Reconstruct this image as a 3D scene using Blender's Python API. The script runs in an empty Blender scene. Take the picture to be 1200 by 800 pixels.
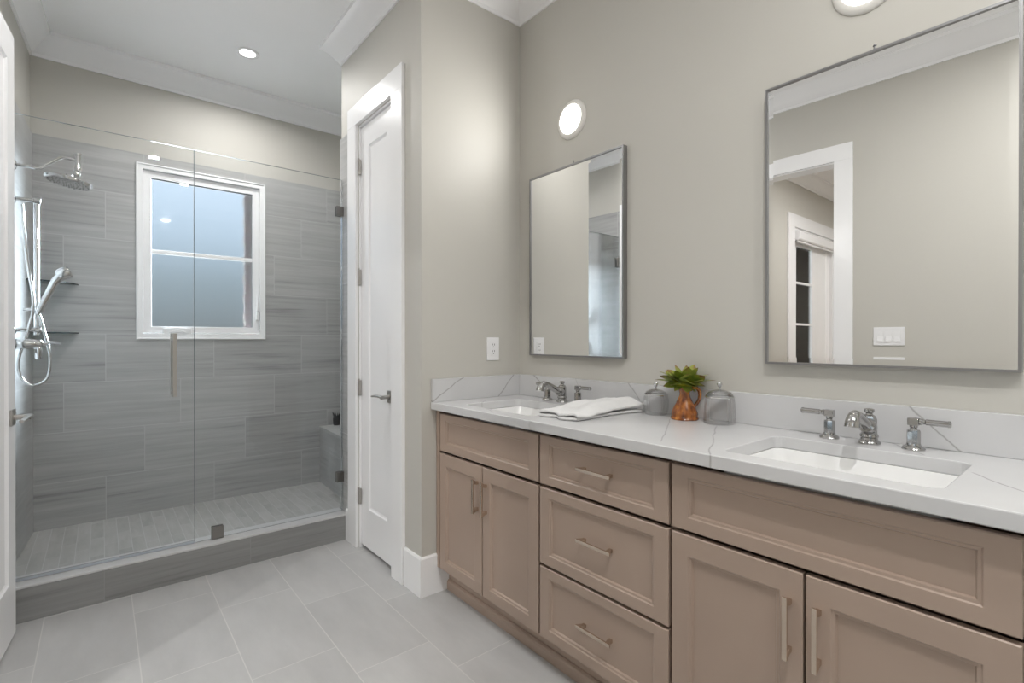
import bpy, bmesh, math, random
from mathutils import Matrix, Vector, noise
random.seed(7)
SC = bpy.context.scene
COL = SC.collection
PI = math.pi

# ------------------------------------------------------------------ camera, world, exposure
cam_d = bpy.data.cameras.new('camera')
cam = bpy.data.objects.new('camera', cam_d)
COL.objects.link(cam)
cam.location = (-1.7701, -2.0821, 1.21)
cam.rotation_euler = (math.radians(90 - 0.192), 0, math.radians(-39.48))
cam_d.sensor_width = 36.0
cam_d.lens = 585.29 / 1200 * 36.0
cam_d.clip_start = 0.05
SC.camera = cam
SC.view_settings.view_transform = 'Standard'
SC.view_settings.look = 'None'
SC.view_settings.gamma = 1.0
SC.view_settings.use_curve_mapping = False
SC.view_settings.exposure = 0.39
CAN_POWER = 11.5
SCONCE_POWER = 3.0
BED_POWER = 22.0
SKY_STRENGTH = 1.0
SUN_STRENGTH = 235.0
w = bpy.data.worlds.new('sky')
SC.world = w
w.use_nodes = True
nt = w.node_tree
nt.nodes.clear()
o_ = nt.nodes.new('ShaderNodeOutputWorld')
bg = nt.nodes.new('ShaderNodeBackground')
tc = nt.nodes.new('ShaderNodeTexCoord')
sx = nt.nodes.new('ShaderNodeSeparateXYZ')
rp = nt.nodes.new('ShaderNodeValToRGB')
RAMP = [(0.0, (2.2, 2.15, 2.1)), (0.40, (1.9, 1.85, 1.8)), (0.485, (0.5, 0.5, 0.5)), (0.502, (0.20, 0.22, 0.23)), (0.55, (0.30, 0.36, 0.40)), (0.585, (0.50, 0.60, 0.70)), (0.64, (0.72, 0.84, 0.98)), (0.80, (3.2, 3.35, 3.5))]
while len(rp.color_ramp.elements) < len(RAMP):
    rp.color_ramp.elements.new(0.5)
for e_, (p_, c_) in zip(rp.color_ramp.elements, RAMP):
    e_.position = p_
    e_.color = (*c_, 1)
nt.links.new(tc.outputs['Generated'], sx.inputs[0])
mm = nt.nodes.new('ShaderNodeMath')
mm.operation = 'MULTIPLY_ADD'
mm.inputs[1].default_value = 0.5
mm.inputs[2].default_value = 0.5
nt.links.new(sx.outputs[2], mm.inputs[0])
nt.links.new(mm.outputs[0], rp.inputs[0])
nt.links.new(rp.outputs[0], bg.inputs[0])
bg.inputs[1].default_value = SKY_STRENGTH
nt.links.new(bg.outputs[0], o_.inputs[0])
sun_d = bpy.data.lights.new('sun', 'SUN')
sun_d.energy = SUN_STRENGTH
sun_d.angle = math.radians(38)
sun_d.color = (0.86, 0.94, 1.0)
sun = bpy.data.objects.new('sun', sun_d)
COL.objects.link(sun)
sun.location = (3, 5, 5)
sun.rotation_euler = Vector((-0.80, -0.50, -0.36)).to_track_quat('-Z', 'Y').to_euler()
SC.cycles.max_bounces = 14
SC.cycles.diffuse_bounces = 7
SC.cycles.glossy_bounces = 6
SC.cycles.transmission_bounces = 10
SC.cycles.transparent_max_bounces = 24
SC.cycles.sample_clamp_indirect = 6.0
SC.cycles.use_denoising = True


# ------------------------------------------------------------------ object helpers
WM = {}


def link(o):
    COL.objects.link(o)
    return o


def tag(o, label=None, cat=None, group=None, kind=None):
    if label:
        o['label'] = label
    if cat:
        o['category'] = cat
    if group:
        o['group'] = group
    if kind:
        o['kind'] = kind
    return o


def thing(name, loc, label=None, cat=None, rotz=0.0, group=None, kind=None, parent=None):
    o = bpy.data.objects.new(name, None)
    o.empty_display_size = 0.05
    link(o)
    m = Matrix.Translation(Vector(loc)) @ Matrix.Rotation(rotz, 4, 'Z')
    o.location = loc
    o.rotation_euler = (0, 0, rotz)
    WM[o.name] = m
    return tag(o, label, cat, group, kind)


def obj(name, bm, mat, parent=None, local=False, smooth=None, bevel=0.0, bseg=2, mats=None, label=None):
    """bm holds world coordinates (or the parent's own when local); one mesh object."""
    if parent is not None:
        pm = WM[parent.name]
        if not local:
            bm.transform(pm.inverted())
        mw = pm
    else:
        xs = [v.co.x for v in bm.verts]
        ys = [v.co.y for v in bm.verts]
        zs = [v.co.z for v in bm.verts]
        c = Vector(((min(xs) + max(xs)) / 2, (min(ys) + max(ys)) / 2, min(zs)))
        mw = Matrix.Translation(c)
        bm.transform(mw.inverted())
    bmesh.ops.recalc_face_normals(bm, faces=bm.faces)
    me = bpy.data.meshes.new(name)
    if smooth is not None:
        for f in bm.faces:
            f.smooth = True
    bm.to_mesh(me)
    bm.free()
    if smooth is not None:
        me.set_sharp_from_angle(angle=math.radians(smooth))
    for m in (mats or [mat]):
        me.materials.append(m)
    o = link(bpy.data.objects.new(name, me))
    if parent is not None:
        o.parent = parent
        WM[o.name] = mw
    else:
        o.location = mw.translation
        WM[o.name] = mw
    if bevel:
        b = o.modifiers.new('bevel', 'BEVEL')
        b.width = bevel
        b.segments = bseg
        b.limit_method = 'ANGLE'
        b.angle_limit = math.radians(40)
    if label:
        o['label'] = label
    return o


def struct(name, bm, mat, parent=None, **k):
    o = obj(name, bm, mat, parent, **k)
    if parent is None:
        o['kind'] = 'structure'
    return o


def NB():
    return bmesh.new()


def box(bm, x0, x1, y0, y1, z0, z1, M=None):
    v = [bm.verts.new((x, y, z)) for x in (x0, x1) for y in (y0, y1) for z in (z0, z1)]
    for f in ((0, 1, 3, 2), (4, 6, 7, 5), (0, 4, 5, 1), (2, 3, 7, 6), (0, 2, 6, 4), (1, 5, 7, 3)):
        bm.faces.new([v[i] for i in f])
    if M is not None:
        bmesh.ops.transform(bm, matrix=M, verts=v)
    return v


def loft(bm, loops, cap0=True, cap1=True, closed=True):
    L = [[bm.verts.new(p) for p in lp] for lp in loops]
    n = len(L[0])
    for a, b in zip(L[:-1], L[1:]):
        for i in range(n if closed else n - 1):
            j = (i + 1) % n
            bm.faces.new((a[i], a[j], b[j], b[i]))
    if cap0:
        bm.faces.new(L[0][::-1])
    if cap1:
        bm.faces.new(L[-1])
    return [v for l in L for v in l]


def lathe(bm, prof, c=(0, 0, 0), axis=(0, 0, 1), n=24, cap0=True, cap1=True, flute=0.0, nf=0):
    a = Vector(axis).normalized()
    q = Vector((0, 0, 1)).rotation_difference(a).to_matrix()
    c = Vector(c)
    loops = []
    for r, z in prof:
        r = max(r, 1e-4)
        lp = []
        for i in range(n):
            t = 2 * PI * i / n
            rr = r * (1 + (flute * math.cos(nf * t) if nf else 0))
            lp.append(c + q @ Vector((rr * math.cos(t), rr * math.sin(t), z)))
        loops.append(lp)
    return loft(bm, loops, cap0, cap1)


def catmull(pts, sub=6):
    P = [Vector(p) for p in pts]
    out = []
    for i in range(len(P) - 1):
        p0 = P[max(i - 1, 0)]
        p1, p2 = P[i], P[i + 1]
        p3 = P[min(i + 2, len(P) - 1)]
        for s in range(sub):
            t = s / sub
            out.append(0.5 * ((2 * p1) + (p2 - p0) * t + (2 * p0 - 5 * p1 + 4 * p2 - p3) * t * t + (3 * p1 - p0 - 3 * p2 + p3) * t ** 3))
    out.append(P[-1])
    return out


def tube(bm, pts, r, n=12, flat=1.0):
    P = [Vector(p) for p in pts]
    rs = r if isinstance(r, (list, tuple)) else [r] * len(P)
    t0 = (P[1] - P[0]).normalized()
    up = Vector((0, 0, 1)) if abs(t0.z) < 0.9 else Vector((1, 0, 0))
    s = t0.cross(up).normalized()
    loops = []
    for i, p in enumerate(P):
        t = (P[min(i + 1, len(P) - 1)] - P[max(i - 1, 0)]).normalized()
        s = (s - t * s.dot(t)).normalized()
        b = t.cross(s)
        loops.append([p + (s * math.cos(2 * PI * k / n) + b * math.sin(2 * PI * k / n) * flat) * rs[i] for k in range(n)])
    return loft(bm, loops)


def prism(bm, pts, d):
    """closed 3-D polygon pushed along d"""
    d = Vector(d)
    a = [Vector(p) for p in pts]
    return loft(bm, [a, [p + d for p in a]])


def rloop(plane, a0, a1, b0, b1, d):
    """rectangle loop: plane 'x' -> (d,a,b); 'y' -> (a,d,b); 'z' -> (a,b,d)"""
    c = ((a0, b0), (a1, b0), (a1, b1), (a0, b1))
    if plane == 'x':
        return [(d, a, b) for a, b in c]
    if plane == 'y':
        return [(a, d, b) for a, b in c]
    return [(a, b, d) for a, b in c]


def panel(bm, plane, a0, a1, b0, b1, d0, sgn, steps):
    """slab built from rectangle loops; steps = [(inset a0, a1, b0, b1, depth)]"""
    loops = [rloop(plane, a0 + s[0], a1 - s[1], b0 + s[2], b1 - s[3], d0 + sgn * s[4]) for s in steps]
    return loft(bm, loops)


def frame(bm, plane, a0, a1, b0, b1, w, d0, d1):
    """rectangular ring of width w between depths d0 and d1"""
    o1, o2 = rloop(plane, a0, a1, b0, b1, d0), rloop(plane, a0, a1, b0, b1, d1)
    i1, i2 = rloop(plane, a0 + w, a1 - w, b0 + w, b1 - w, d0), rloop(plane, a0 + w, a1 - w, b0 + w, b1 - w, d1)
    L = [[bm.verts.new(p) for p in l] for l in (o1, o2, i2, i1)]
    for k in range(4):
        a, b = L[k], L[(k + 1) % 4]
        for i in range(4):
            j = (i + 1) % 4
            bm.faces.new((a[i], a[j], b[j], b[i]))


def rrect(cx, cy, hx, hy, r, n=5):
    out = []
    for sx_, sy_, a0 in ((1, 1, 0), (-1, 1, PI / 2), (-1, -1, PI), (1, -1, 1.5 * PI)):
        for k in range(n + 1):
            a = a0 + PI / 2 * k / n
            out.append((cx + sx_ * (hx - r) + r * math.cos(a), cy + sy_ * (hy - r) + r * math.sin(a)))
    return out


def wall_hole(bm, plane, d0, d1, a0, a1, b0, b1, holes):
    """wall slab between d0,d1 with rectangular holes (a,a,b,b), cut into a grid"""
    A = sorted({a0, a1, *[h[0] for h in holes], *[h[1] for h in holes]})
    B_ = sorted({b0, b1, *[h[2] for h in holes], *[h[3] for h in holes]})
    A = [a for a in A if a0 <= a <= a1]
    B_ = [b for b in B_ if b0 <= b <= b1]

    def solid(i, j):
        if i < 0 or j < 0 or i >= len(A) - 1 or j >= len(B_) - 1:
            return False
        ca, cb = (A[i] + A[i + 1]) / 2, (B_[j] + B_[j + 1]) / 2
        return not any(h[0] < ca < h[1] and h[2] < cb < h[3] for h in holes)
    V = {}

    def v(i, j, k):
        if (i, j, k) not in V:
            a, b, d = A[i], B_[j], (d0, d1)[k]
            V[i, j, k] = bm.verts.new({'x': (d, a, b), 'y': (a, d, b), 'z': (a, b, d)}[plane])
        return V[i, j, k]
    for i in range(len(A) - 1):
        for j in range(len(B_) - 1):
            if not solid(i, j):
                continue
            for k in (0, 1):
                bm.faces.new((v(i, j, k), v(i + 1, j, k), v(i + 1, j + 1, k), v(i, j + 1, k)))
            for di, dj, e in ((-1, 0, ((i, j), (i, j + 1))), (1, 0, ((i + 1, j), (i + 1, j + 1))), (0, -1, ((i, j), (i + 1, j))), (0, 1, ((i, j + 1), (i + 1, j + 1)))):
                if not solid(i + di, j + dj):
                    (p, q), (r, s) = e
                    bm.faces.new((v(p, q, 0), v(r, s, 0), v(r, s, 1), v(p, q, 1)))


# ------------------------------------------------------------------ materials
def new_mat(name):
    m = bpy.data.materials.new(name)
    m.use_nodes = True
    t = m.node_tree
    b = t.nodes['Principled BSDF']
    return m, t, b


class G:
    def __init__(s, t):
        s.t = t

    def m(s, op, a, b=None, c=None):
        n = s.t.nodes.new('ShaderNodeMath')
        n.operation = op
        for i, x in enumerate((a, b, c)):
            if x is None:
                continue
            if isinstance(x, (int, float)):
                n.inputs[i].default_value = x
            else:
                s.t.links.new(x, n.inputs[i])
        return n.outputs[0]

    def pos(s):
        g = s.t.nodes.new('ShaderNodeNewGeometry')
        x = s.t.nodes.new('ShaderNodeSeparateXYZ')
        s.t.links.new(g.outputs['Position'], x.inputs[0])
        return g.outputs['Position'], x.outputs

    def comb(s, *a):
        n = s.t.nodes.new('ShaderNodeCombineXYZ')
        for i, x in enumerate(a):
            if isinstance(x, (int, float)):
                n.inputs[i].default_value = x
            else:
                s.t.links.new(x, n.inputs[i])
        return n.outputs[0]

    def noise(s, vec, scale, detail=3, rough=0.5):
        n = s.t.nodes.new('ShaderNodeTexNoise')
        n.inputs['Scale'].default_value = scale
        n.inputs['Detail'].default_value = detail
        n.inputs['Roughness'].default_value = rough
        if vec is not None:
            s.t.links.new(vec, n.inputs['Vector'])
        return n.outputs[0]

    def ramp(s, fac, stops):
        n = s.t.nodes.new('ShaderNodeValToRGB')
        e = n.color_ramp.elements
        while len(e) < len(stops):
            e.new(0.5)
        for k, (p, c) in enumerate(stops):
            e[k].position = p
            e[k].color = (*c, 1)
        s.t.links.new(fac, n.inputs[0])
        return n.outputs[0]

    def mix(s, fac, a, b):
        n = s.t.nodes.new('ShaderNodeMix')
        n.data_type = 'RGBA'
        for sock, x in ((n.inputs[0], fac), (n.inputs[6], a), (n.inputs[7], b)):
            if isinstance(x, (int, float)):
                sock.default_value = x
            elif isinstance(x, tuple):
                sock.default_value = (*x, 1)
            else:
                s.t.links.new(x, sock)
        return n.outputs[2]

    def bump(s, h, strength, dist, bsdf):
        n = s.t.nodes.new('ShaderNodeBump')
        n.inputs['Strength'].default_value = strength
        n.inputs['Distance'].default_value = dist
        s.t.links.new(h, n.inputs['Height'])
        s.t.links.new(n.outputs[0], bsdf.inputs['Normal'])


def plain(name, col, rough=0.5, metal=0.0, var=0.03, scale=6.0, bump=0.0, bscale=200.0, spec=0.5, coat=0.0):
    m, t, b = new_mat(name)
    g = G(t)
    p, _ = g.pos()
    f = g.noise(p, scale, 4)
    c0 = tuple(c * (1 - var) for c in col)
    c1 = tuple(min(1, c * (1 + var)) for c in col)
    t.links.new(g.ramp(f, [(0.3, c0), (0.7, c1)]), b.inputs['Base Color'])
    b.inputs['Roughness'].default_value = rough
    b.inputs['Metallic'].default_value = metal
    b.inputs['Specular IOR Level'].default_value = spec
    b.inputs['Coat Weight'].default_value = coat
    if bump:
        g.bump(g.noise(p, bscale, 2), bump, 0.001, b)
    return m


def tile_mat(name, ua, va, L, H, u0, v0, shift, gw, stops, grout, rough, su, sv, tilevar=0.08, strong=0.0):
    """rectangular tiles with a running offset, grain along u, grout lines, in world metres"""
    m, t, b = new_mat(name)
    g = G(t)
    p, xyz = g.pos()
    u, v = xyz['xyz'.index(ua)], xyz['xyz'.index(va)]
    vv = g.m('DIVIDE', g.m('SUBTRACT', v, v0), H)
    row = g.m('FLOOR', vv)
    fv = g.m('MULTIPLY', g.m('SUBTRACT', vv, row), H)
    uu = g.m('DIVIDE', g.m('ADD', g.m('SUBTRACT', u, u0), g.m('MULTIPLY', row, shift)), L)
    colm = g.m('FLOOR', uu)
    fu = g.m('MULTIPLY', g.m('SUBTRACT', uu, colm), L)
    d = g.m('MINIMUM', g.m('MINIMUM', fu, g.m('SUBTRACT', L, fu)), g.m('MINIMUM', fv, g.m('SUBTRACT', H, fv)))
    mask = g.m('LESS_THAN', d, gw / 2)
    wn = t.nodes.new('ShaderNodeTexWhiteNoise')
    t.links.new(g.comb(row, colm, 0.0), wn.inputs['Vector'])
    rnd = wn.outputs['Value']
    gu = g.m('ADD', g.m('MULTIPLY', u, su), g.m('MULTIPLY', rnd, 37.0))
    gv = g.m('ADD', g.m('MULTIPLY', v, sv), g.m('MULTIPLY', rnd, 91.0))
    n1 = g.noise(g.comb(gu, gv, rnd), 1.0, 5, 0.62)
    n2 = g.noise(g.comb(g.m('MULTIPLY', gu, 0.6), g.m('MULTIPLY', gv, 0.28), 3.0), 1.0, 2, 0.5)
    f = g.m('ADD', g.m('ADD', g.m('MULTIPLY', n1, 0.62), g.m('MULTIPLY', n2, 0.38)), g.m('MULTIPLY', g.m('SUBTRACT', rnd, 0.5), tilevar))
    c = g.mix(mask, g.ramp(f, stops), grout)
    t.links.new(c, b.inputs['Base Color'])
    b.inputs['Roughness'].default_value = rough
    h = g.m('SUBTRACT', g.m('MULTIPLY', n1, 0.25), mask)
    g.bump(h, 0.25, 0.0012, b)
    return m


def quartz_mat(name, ia, ib, segs):
    m, t, b = new_mat(name)
    g = G(t)
    p, xyz = g.pos()
    n = t.nodes.new('ShaderNodeTexNoise')
    n.inputs['Scale'].default_value = 9.0
    n.inputs['Detail'].default_value = 3
    t.links.new(p, n.inputs['Vector'])
    ofs = t.nodes.new('ShaderNodeVectorMath')
    ofs.operation = 'MULTIPLY_ADD'
    ofs.inputs[1].default_value = (0.03,) * 3
    ofs.inputs[2].default_value = (-0.015,) * 3
    t.links.new(n.outputs['Color'], ofs.inputs[0])
    a0, b0 = xyz['xyz'.index(ia)], xyz['xyz'.index(ib)]
    o3 = t.nodes.new('ShaderNodeSeparateXYZ')
    t.links.new(ofs.outputs[0], o3.inputs[0])
    A, Bb = g.m('ADD', a0, o3.outputs[0]), g.m('ADD', b0, o3.outputs[1])
    tot = None
    for (x0, y0, x1, y1, wd, s) in segs:
        dx, dy = x1 - x0, y1 - y0
        l2 = dx * dx + dy * dy
        px, py = g.m('SUBTRACT', A, x0), g.m('SUBTRACT', Bb, y0)
        h = g.m('DIVIDE', g.m('ADD', g.m('MULTIPLY', px, dx), g.m('MULTIPLY', py, dy)), l2)
        h = g.m('MINIMUM', g.m('MAXIMUM', h, 0.0), 1.0)
        ex, ey = g.m('SUBTRACT', px, g.m('MULTIPLY', h, dx)), g.m('SUBTRACT', py, g.m('MULTIPLY', h, dy))
        dd = g.m('SQRT', g.m('ADD', g.m('MULTIPLY', ex, ex), g.m('MULTIPLY', ey, ey)))
        k = g.m('MULTIPLY', g.m('MAXIMUM', g.m('SUBTRACT', 1.0, g.m('DIVIDE', dd, wd * 1.35)), 0.0), s)
        tot = k if tot is None else g.m('MAXIMUM', tot, k)
    cl = g.noise(p, 3.0, 4)
    base = g.ramp(cl, [(0.3, (0.575, 0.575, 0.582)), (0.7, (0.625, 0.625, 0.632))])
    t.links.new(g.mix(tot, base, (0.30, 0.295, 0.285)), b.inputs['Base Color'])
    b.inputs['Roughness'].default_value = 0.22
    return m


def arch_glass(name, tint, refl=1.0, rough=0.0, base=0.0, basecol=(1, 1, 1)):
    """thin clear glass: straight-through transmission plus a Fresnel reflection"""
    m, t, b = new_mat(name)
    t.nodes.remove(b)
    out = t.nodes['Material Output']
    tr = t.nodes.new('ShaderNodeBsdfTransparent')
    tr.inputs[0].default_value = (*tint, 1)
    gl = t.nodes.new('ShaderNodeBsdfGlossy')
    gl.inputs['Roughness'].default_value = rough
    fr = t.nodes.new('ShaderNodeFresnel')
    fr.inputs[0].default_value = 1.48
    mu = t.nodes.new('ShaderNodeMath')
    mu.operation = 'MULTIPLY'
    mu.inputs[1].default_value = refl
    t.links.new(fr.outputs[0], mu.inputs[0])
    mx = t.nodes.new('ShaderNodeMixShader')
    t.links.new(mu.outputs[0], mx.inputs[0])
    t.links.new(tr.outputs[0], mx.inputs[1])
    t.links.new(gl.outputs[0], mx.inputs[2])
    last = mx
    if base:
        df = t.nodes.new('ShaderNodeBsdfTranslucent')
        df.inputs[0].default_value = (*basecol, 1)
        m2 = t.nodes.new('ShaderNodeMixShader')
        m2.inputs[0].default_value = base
        t.links.new(mx.outputs[0], m2.inputs[1])
        t.links.new(df.outputs[0], m2.inputs[2])
        last = m2
    t.links.new(last.outputs[0], out.inputs[0])
    return m


def emit_mat(name, col, strength):
    m, t, b = new_mat(name)
    b.inputs['Base Color'].default_value = (*col, 1)
    b.inputs['Emission Color'].default_value = (*col, 1)
    b.inputs['Emission Strength'].default_value = strength
    return m


CREAM = plain('cream_wall_paint', (0.54, 0.525, 0.484), 0.55, var=0.012, scale=2.0, bump=0.06, bscale=350)
RINGM = plain('warm_white_metal_ring', (0.74, 0.725, 0.69), 0.4, var=0.01)
WHITE = plain('white_trim_paint', (0.88, 0.88, 0.89), 0.26, var=0.01, scale=3.0)
CEIL = plain('white_ceiling_paint', (0.90, 0.90, 0.905), 0.7, var=0.01, scale=3.0)
PLATE = plain('white_plastic', (0.82, 0.82, 0.83), 0.35, var=0.01)
DARK = plain('dark_slot', (0.02, 0.02, 0.02), 0.6)
TAUPE = plain('taupe_cabinet_paint', (0.395, 0.30, 0.243), 0.38, var=0.025, scale=4.0, bump=0.03, bscale=300)
CHROME = plain('polished_chrome', (0.72, 0.72, 0.72), 0.10, 1.0, var=0.01)
FAUCET = plain('polished_nickel', (0.46, 0.455, 0.45), 0.14, 1.0, var=0.02)
CLAMPM = plain('dark_nickel', (0.26, 0.25, 0.24), 0.28, 1.0, var=0.03)
NICKEL = plain('brushed_nickel', (0.50, 0.48, 0.455), 0.30, 1.0, var=0.03)
STEELF = plain('brushed_steel_frame', (0.33, 0.33, 0.335), 0.35, 1.0, var=0.03)
BRONZE = plain('satin_nickel_warm', (0.66, 0.56, 0.47), 0.24, 1.0, var=0.04)
PORC = plain('white_porcelain', (0.82, 0.82, 0.815), 0.12, var=0.008, coat=0.3)
TOWEL = plain('white_terry_cloth', (0.72, 0.72, 0.72), 0.95, var=0.02, scale=40, bump=0.9, bscale=420, spec=0.1)
BLACKP = plain('dark_grey_ceramic', (0.03, 0.03, 0.033), 0.45, var=0.1)
SEAL = plain('clear_vinyl_seal', (0.42, 0.46, 0.50), 0.25)
WOODF = plain('bedroom_oak_floor', (0.30, 0.21, 0.14), 0.4, var=0.15, scale=3)
GREENH = plain('hedge_leaves', (0.05, 0.085, 0.03), 0.7, var=0.6, scale=5)

TSTOPS = [(0.28, (0.23, 0.23, 0.228)), (0.42, (0.365, 0.366, 0.364)), (0.56, (0.42, 0.421, 0.418)), (0.74, (0.49, 0.49, 0.487))]
TGROUT = (0.50, 0.50, 0.50)
TILE_X = tile_mat('grey_striated_tile_x', 'x', 'z', 0.605, 0.305, -0.535, 0.028, -0.2017, 0.004, TSTOPS, TGROUT, 0.28, 1.7, 46.0)
TILE_Y = tile_mat('grey_striated_tile_y', 'y', 'z', 0.605, 0.305, 1.20, 0.028, 0.2017, 0.004, TSTOPS, TGROUT, 0.28, 1.7, 46.0)
TILE_C = tile_mat('shaded_curb_tile', 'x', 'z', 0.612, 0.305, -1.147, -0.10, 0.0, 0.003, [(a, tuple(0.68 * c for c in cc)) for a, cc in TSTOPS], (0.3, 0.3, 0.3), 0.28, 1.7, 46.0)  # same tile dimmed: the shading of the curb front is in the colour
FSTOPS = [(0.30, (0.41, 0.408, 0.404)), (0.5, (0.46, 0.457, 0.453)), (0.7, (0.51, 0.507, 0.502))]
TILE_F = tile_mat('light_grey_floor_tile', 'y', 'x', 0.605, 0.302, 0.48, -1.3575, 0.2017, 0.004, FSTOPS, (0.56, 0.55, 0.535), 0.42, 3.0, 9.0, 0.10)
SSTOPS = [(0.30, (0.34, 0.335, 0.325)), (0.5, (0.41, 0.405, 0.39)), (0.7, (0.47, 0.46, 0.45))]
TILE_S = tile_mat('shower_floor_strip_tile', 'y', 'x', 0.305, 0.061, 1.2, -2.0, 0.14, 0.0032, SSTOPS, (0.52, 0.52, 0.515), 0.4, 6.0, 30.0, 0.2)
QUARTZ_T = quartz_mat('white_quartz_top', 'x', 'y', [
    (-0.02, -1.668, -0.135, -1.762, 0.0026, 0.6), (-0.275, -1.876, -0.40, -1.98, 0.0028, 0.8), (-0.40, -1.98, -0.56, -2.10, 0.0028, 0.8),
    (-0.137, -1.018, -0.342, -1.144, 0.0024, 0.55), (-0.342, -1.144, -0.508, -1.238, 0.0024, 0.6),
    (-0.133, -1.204, -0.433, -1.348, 0.0024, 0.55), (-0.433, -1.348, -0.574, -1.424, 0.0026, 0.7),
    (-0.439, -0.23, -0.52, -0.44, 0.0024, 0.5), (-0.30, -0.10, -0.439, -0.23, 0.0022, 0.4), (-0.52, -0.44, -0.57, -0.82, 0.002, 0.3)])
QUARTZ_S = quartz_mat('white_quartz_splash', 'y', 'z', [
    (-0.10, 1.04, -0.19, 0.99, 0.003, 0.9), (-0.72, 1.05, -0.80, 0.953, 0.0028, 0.7), (-0.43, 1.03, -0.47, 0.95, 0.0022, 0.4), (-1.69, 1.046, -1.83, 0.898, 0.0026, 0.85)])
QUARTZ_R = quartz_mat('white_quartz_return_splash', 'x', 'z', [
    (-0.365, 1.04, -0.585, 0.903, 0.003, 0.9), (-0.043, 1.04, -0.18, 0.90, 0.003, 0.9)])
GLASS_P = arch_glass('clear_shower_glass', (0.985, 0.992, 0.993), 0.7)
GLASS_E = plain('green_glass_edge', (0.16, 0.21, 0.22), 0.12)
GLASS_J = arch_glass('ribbed_jar_glass', (0.995, 0.996, 0.997), 0.4, 0.05)
GLASS_L = arch_glass('jar_lid_glass', (0.97, 0.975, 0.98), 2.4, 0.03)
GLASS_S = arch_glass('dark_shelf_glass', (0.55, 0.66, 0.66), 1.0)
GLASS_C = arch_glass('clear_window_glass', (0.93, 0.95, 0.95), 1.0)
MIRROR = plain('silvered_mirror', (0.93, 0.935, 0.935), 0.0, 1.0, var=0.0)

# obscured shower-window glass: pebbled rough refraction
OBSC, t_, b_ = new_mat('obscured_window_glass')
t_.nodes.remove(b_)
rf = t_.nodes.new('ShaderNodeBsdfRefraction')
rf.inputs['IOR'].default_value = 1.12
rf.inputs['Roughness'].default_value = 0.28
rf.inputs['Color'].default_value = (0.90, 0.93, 0.95, 1)
gl_ = t_.nodes.new('ShaderNodeBsdfGlossy')
gl_.inputs['Roughness'].default_value = 0.03
mx_ = t_.nodes.new('ShaderNodeMixShader')
mx_.inputs[0].default_value = 0.03
gg = G(t_)
pp, _x = gg.pos()
bp = t_.nodes.new('ShaderNodeBump')
bp.inputs['Strength'].default_value = 0.5
bp.inputs['Distance'].default_value = 0.002
t_.links.new(gg.noise(pp, 28.0, 3), bp.inputs['Height'])
t_.links.new(bp.outputs[0], rf.inputs['Normal'])
ts_ = t_.nodes.new('ShaderNodeBsdfTransparent')
ts_.inputs[0].default_value = (0.93, 0.96, 0.98, 1)
m2_ = t_.nodes.new('ShaderNodeMixShader')
m2_.inputs[0].default_value = 0.5
t_.links.new(rf.outputs[0], m2_.inputs[1])
t_.links.new(ts_.outputs[0], m2_.inputs[2])
t_.links.new(m2_.outputs[0], mx_.inputs[1])
t_.links.new(gl_.outputs[0], mx_.inputs[2])
t_.links.new(mx_.outputs[0], t_.nodes['Material Output'].inputs[0])

# exterior brick
BRICK, t_, b_ = new_mat('dark_brick')
br = t_.nodes.new('ShaderNodeTexBrick')
br.inputs['Scale'].default_value = 1.0
br.inputs['Brick Width'].default_value = 0.21
br.inputs['Row Height'].default_value = 0.075
br.inputs['Mortar Size'].default_value = 0.008
br.inputs['Color1'].default_value = (0.075, 0.058, 0.062, 1)
br.inputs['Color2'].default_value = (0.12, 0.085, 0.085, 1)
br.inputs['Mortar'].default_value = (0.20, 0.19, 0.185, 1)
gg = G(t_)
pp, xyz_ = gg.pos()
t_.links.new(gg.comb(gg.m('ADD', xyz_[0], xyz_[1]), xyz_[2], 0.0), br.inputs['Vector'])
t_.links.new(br.outputs['Color'], b_.inputs['Base Color'])
b_.inputs['Roughness'].default_value = 0.85

# copper-lustre jug glaze
GLAZE, t_, b_ = new_mat('brown_lustre_glaze')
gg = G(t_)
pp, xyz_ = gg.pos()
f_ = gg.noise(gg.comb(gg.m('MULTIPLY', xyz_[0], 60.0), gg.m('MULTIPLY', xyz_[1], 60.0), gg.m('MULTIPLY', xyz_[2], 18.0)), 1.0, 4)
t_.links.new(gg.ramp(f_, [(0.30, (0.07, 0.013, 0.003)), (0.50, (0.30, 0.085, 0.009)), (0.68, (0.55, 0.21, 0.025))]), b_.inputs['Base Color'])
b_.inputs['Roughness'].default_value = 0.16
b_.inputs['Coat Weight'].default_value = 0.6

# succulent leaves: green, yellow towards the middle, tips reddish
LEAF, t_, b_ = new_mat('succulent_leaf')
gg = G(t_)
at = t_.nodes.new('ShaderNodeAttribute')
at.attribute_name = 'along'
pp, xyz_ = gg.pos()
f_ = gg.m('ADD', at.outputs['Fac'], gg.m('MULTIPLY', gg.m('SUBTRACT', gg.noise(pp, 45.0, 3), 0.5), 0.7))
t_.links.new(gg.ramp(f_, [(0.0, (0.60, 0.56, 0.07)), (0.25, (0.36, 0.39, 0.05)), (0.5, (0.15, 0.22, 0.04)), (0.8, (0.30, 0.33, 0.05)), (1.0, (0.22, 0.09, 0.04))]), b_.inputs['Base Color'])
b_.inputs['Roughness'].default_value = 0.45

LENS = emit_mat('lit_lens', (1.0, 0.985, 0.95), 6.0)

# ------------------------------------------------------------------ the setting
D, S, BK, ZC = 0.607, 0.8945, 2.058, 3.05
ANG = math.atan(0.052)
OL = Vector((-2.094, 2.062, 0))
ML = Matrix.Translation(OL) @ Matrix.Rotation(-ANG, 4, 'Z')     # left wall frame: x into the room, y along the wall


def LY(y):
    return (y - 2.062) / math.cos(ANG)


def lx(y):
    return -2.094 - 0.052 * (2.062 - y)


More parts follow.
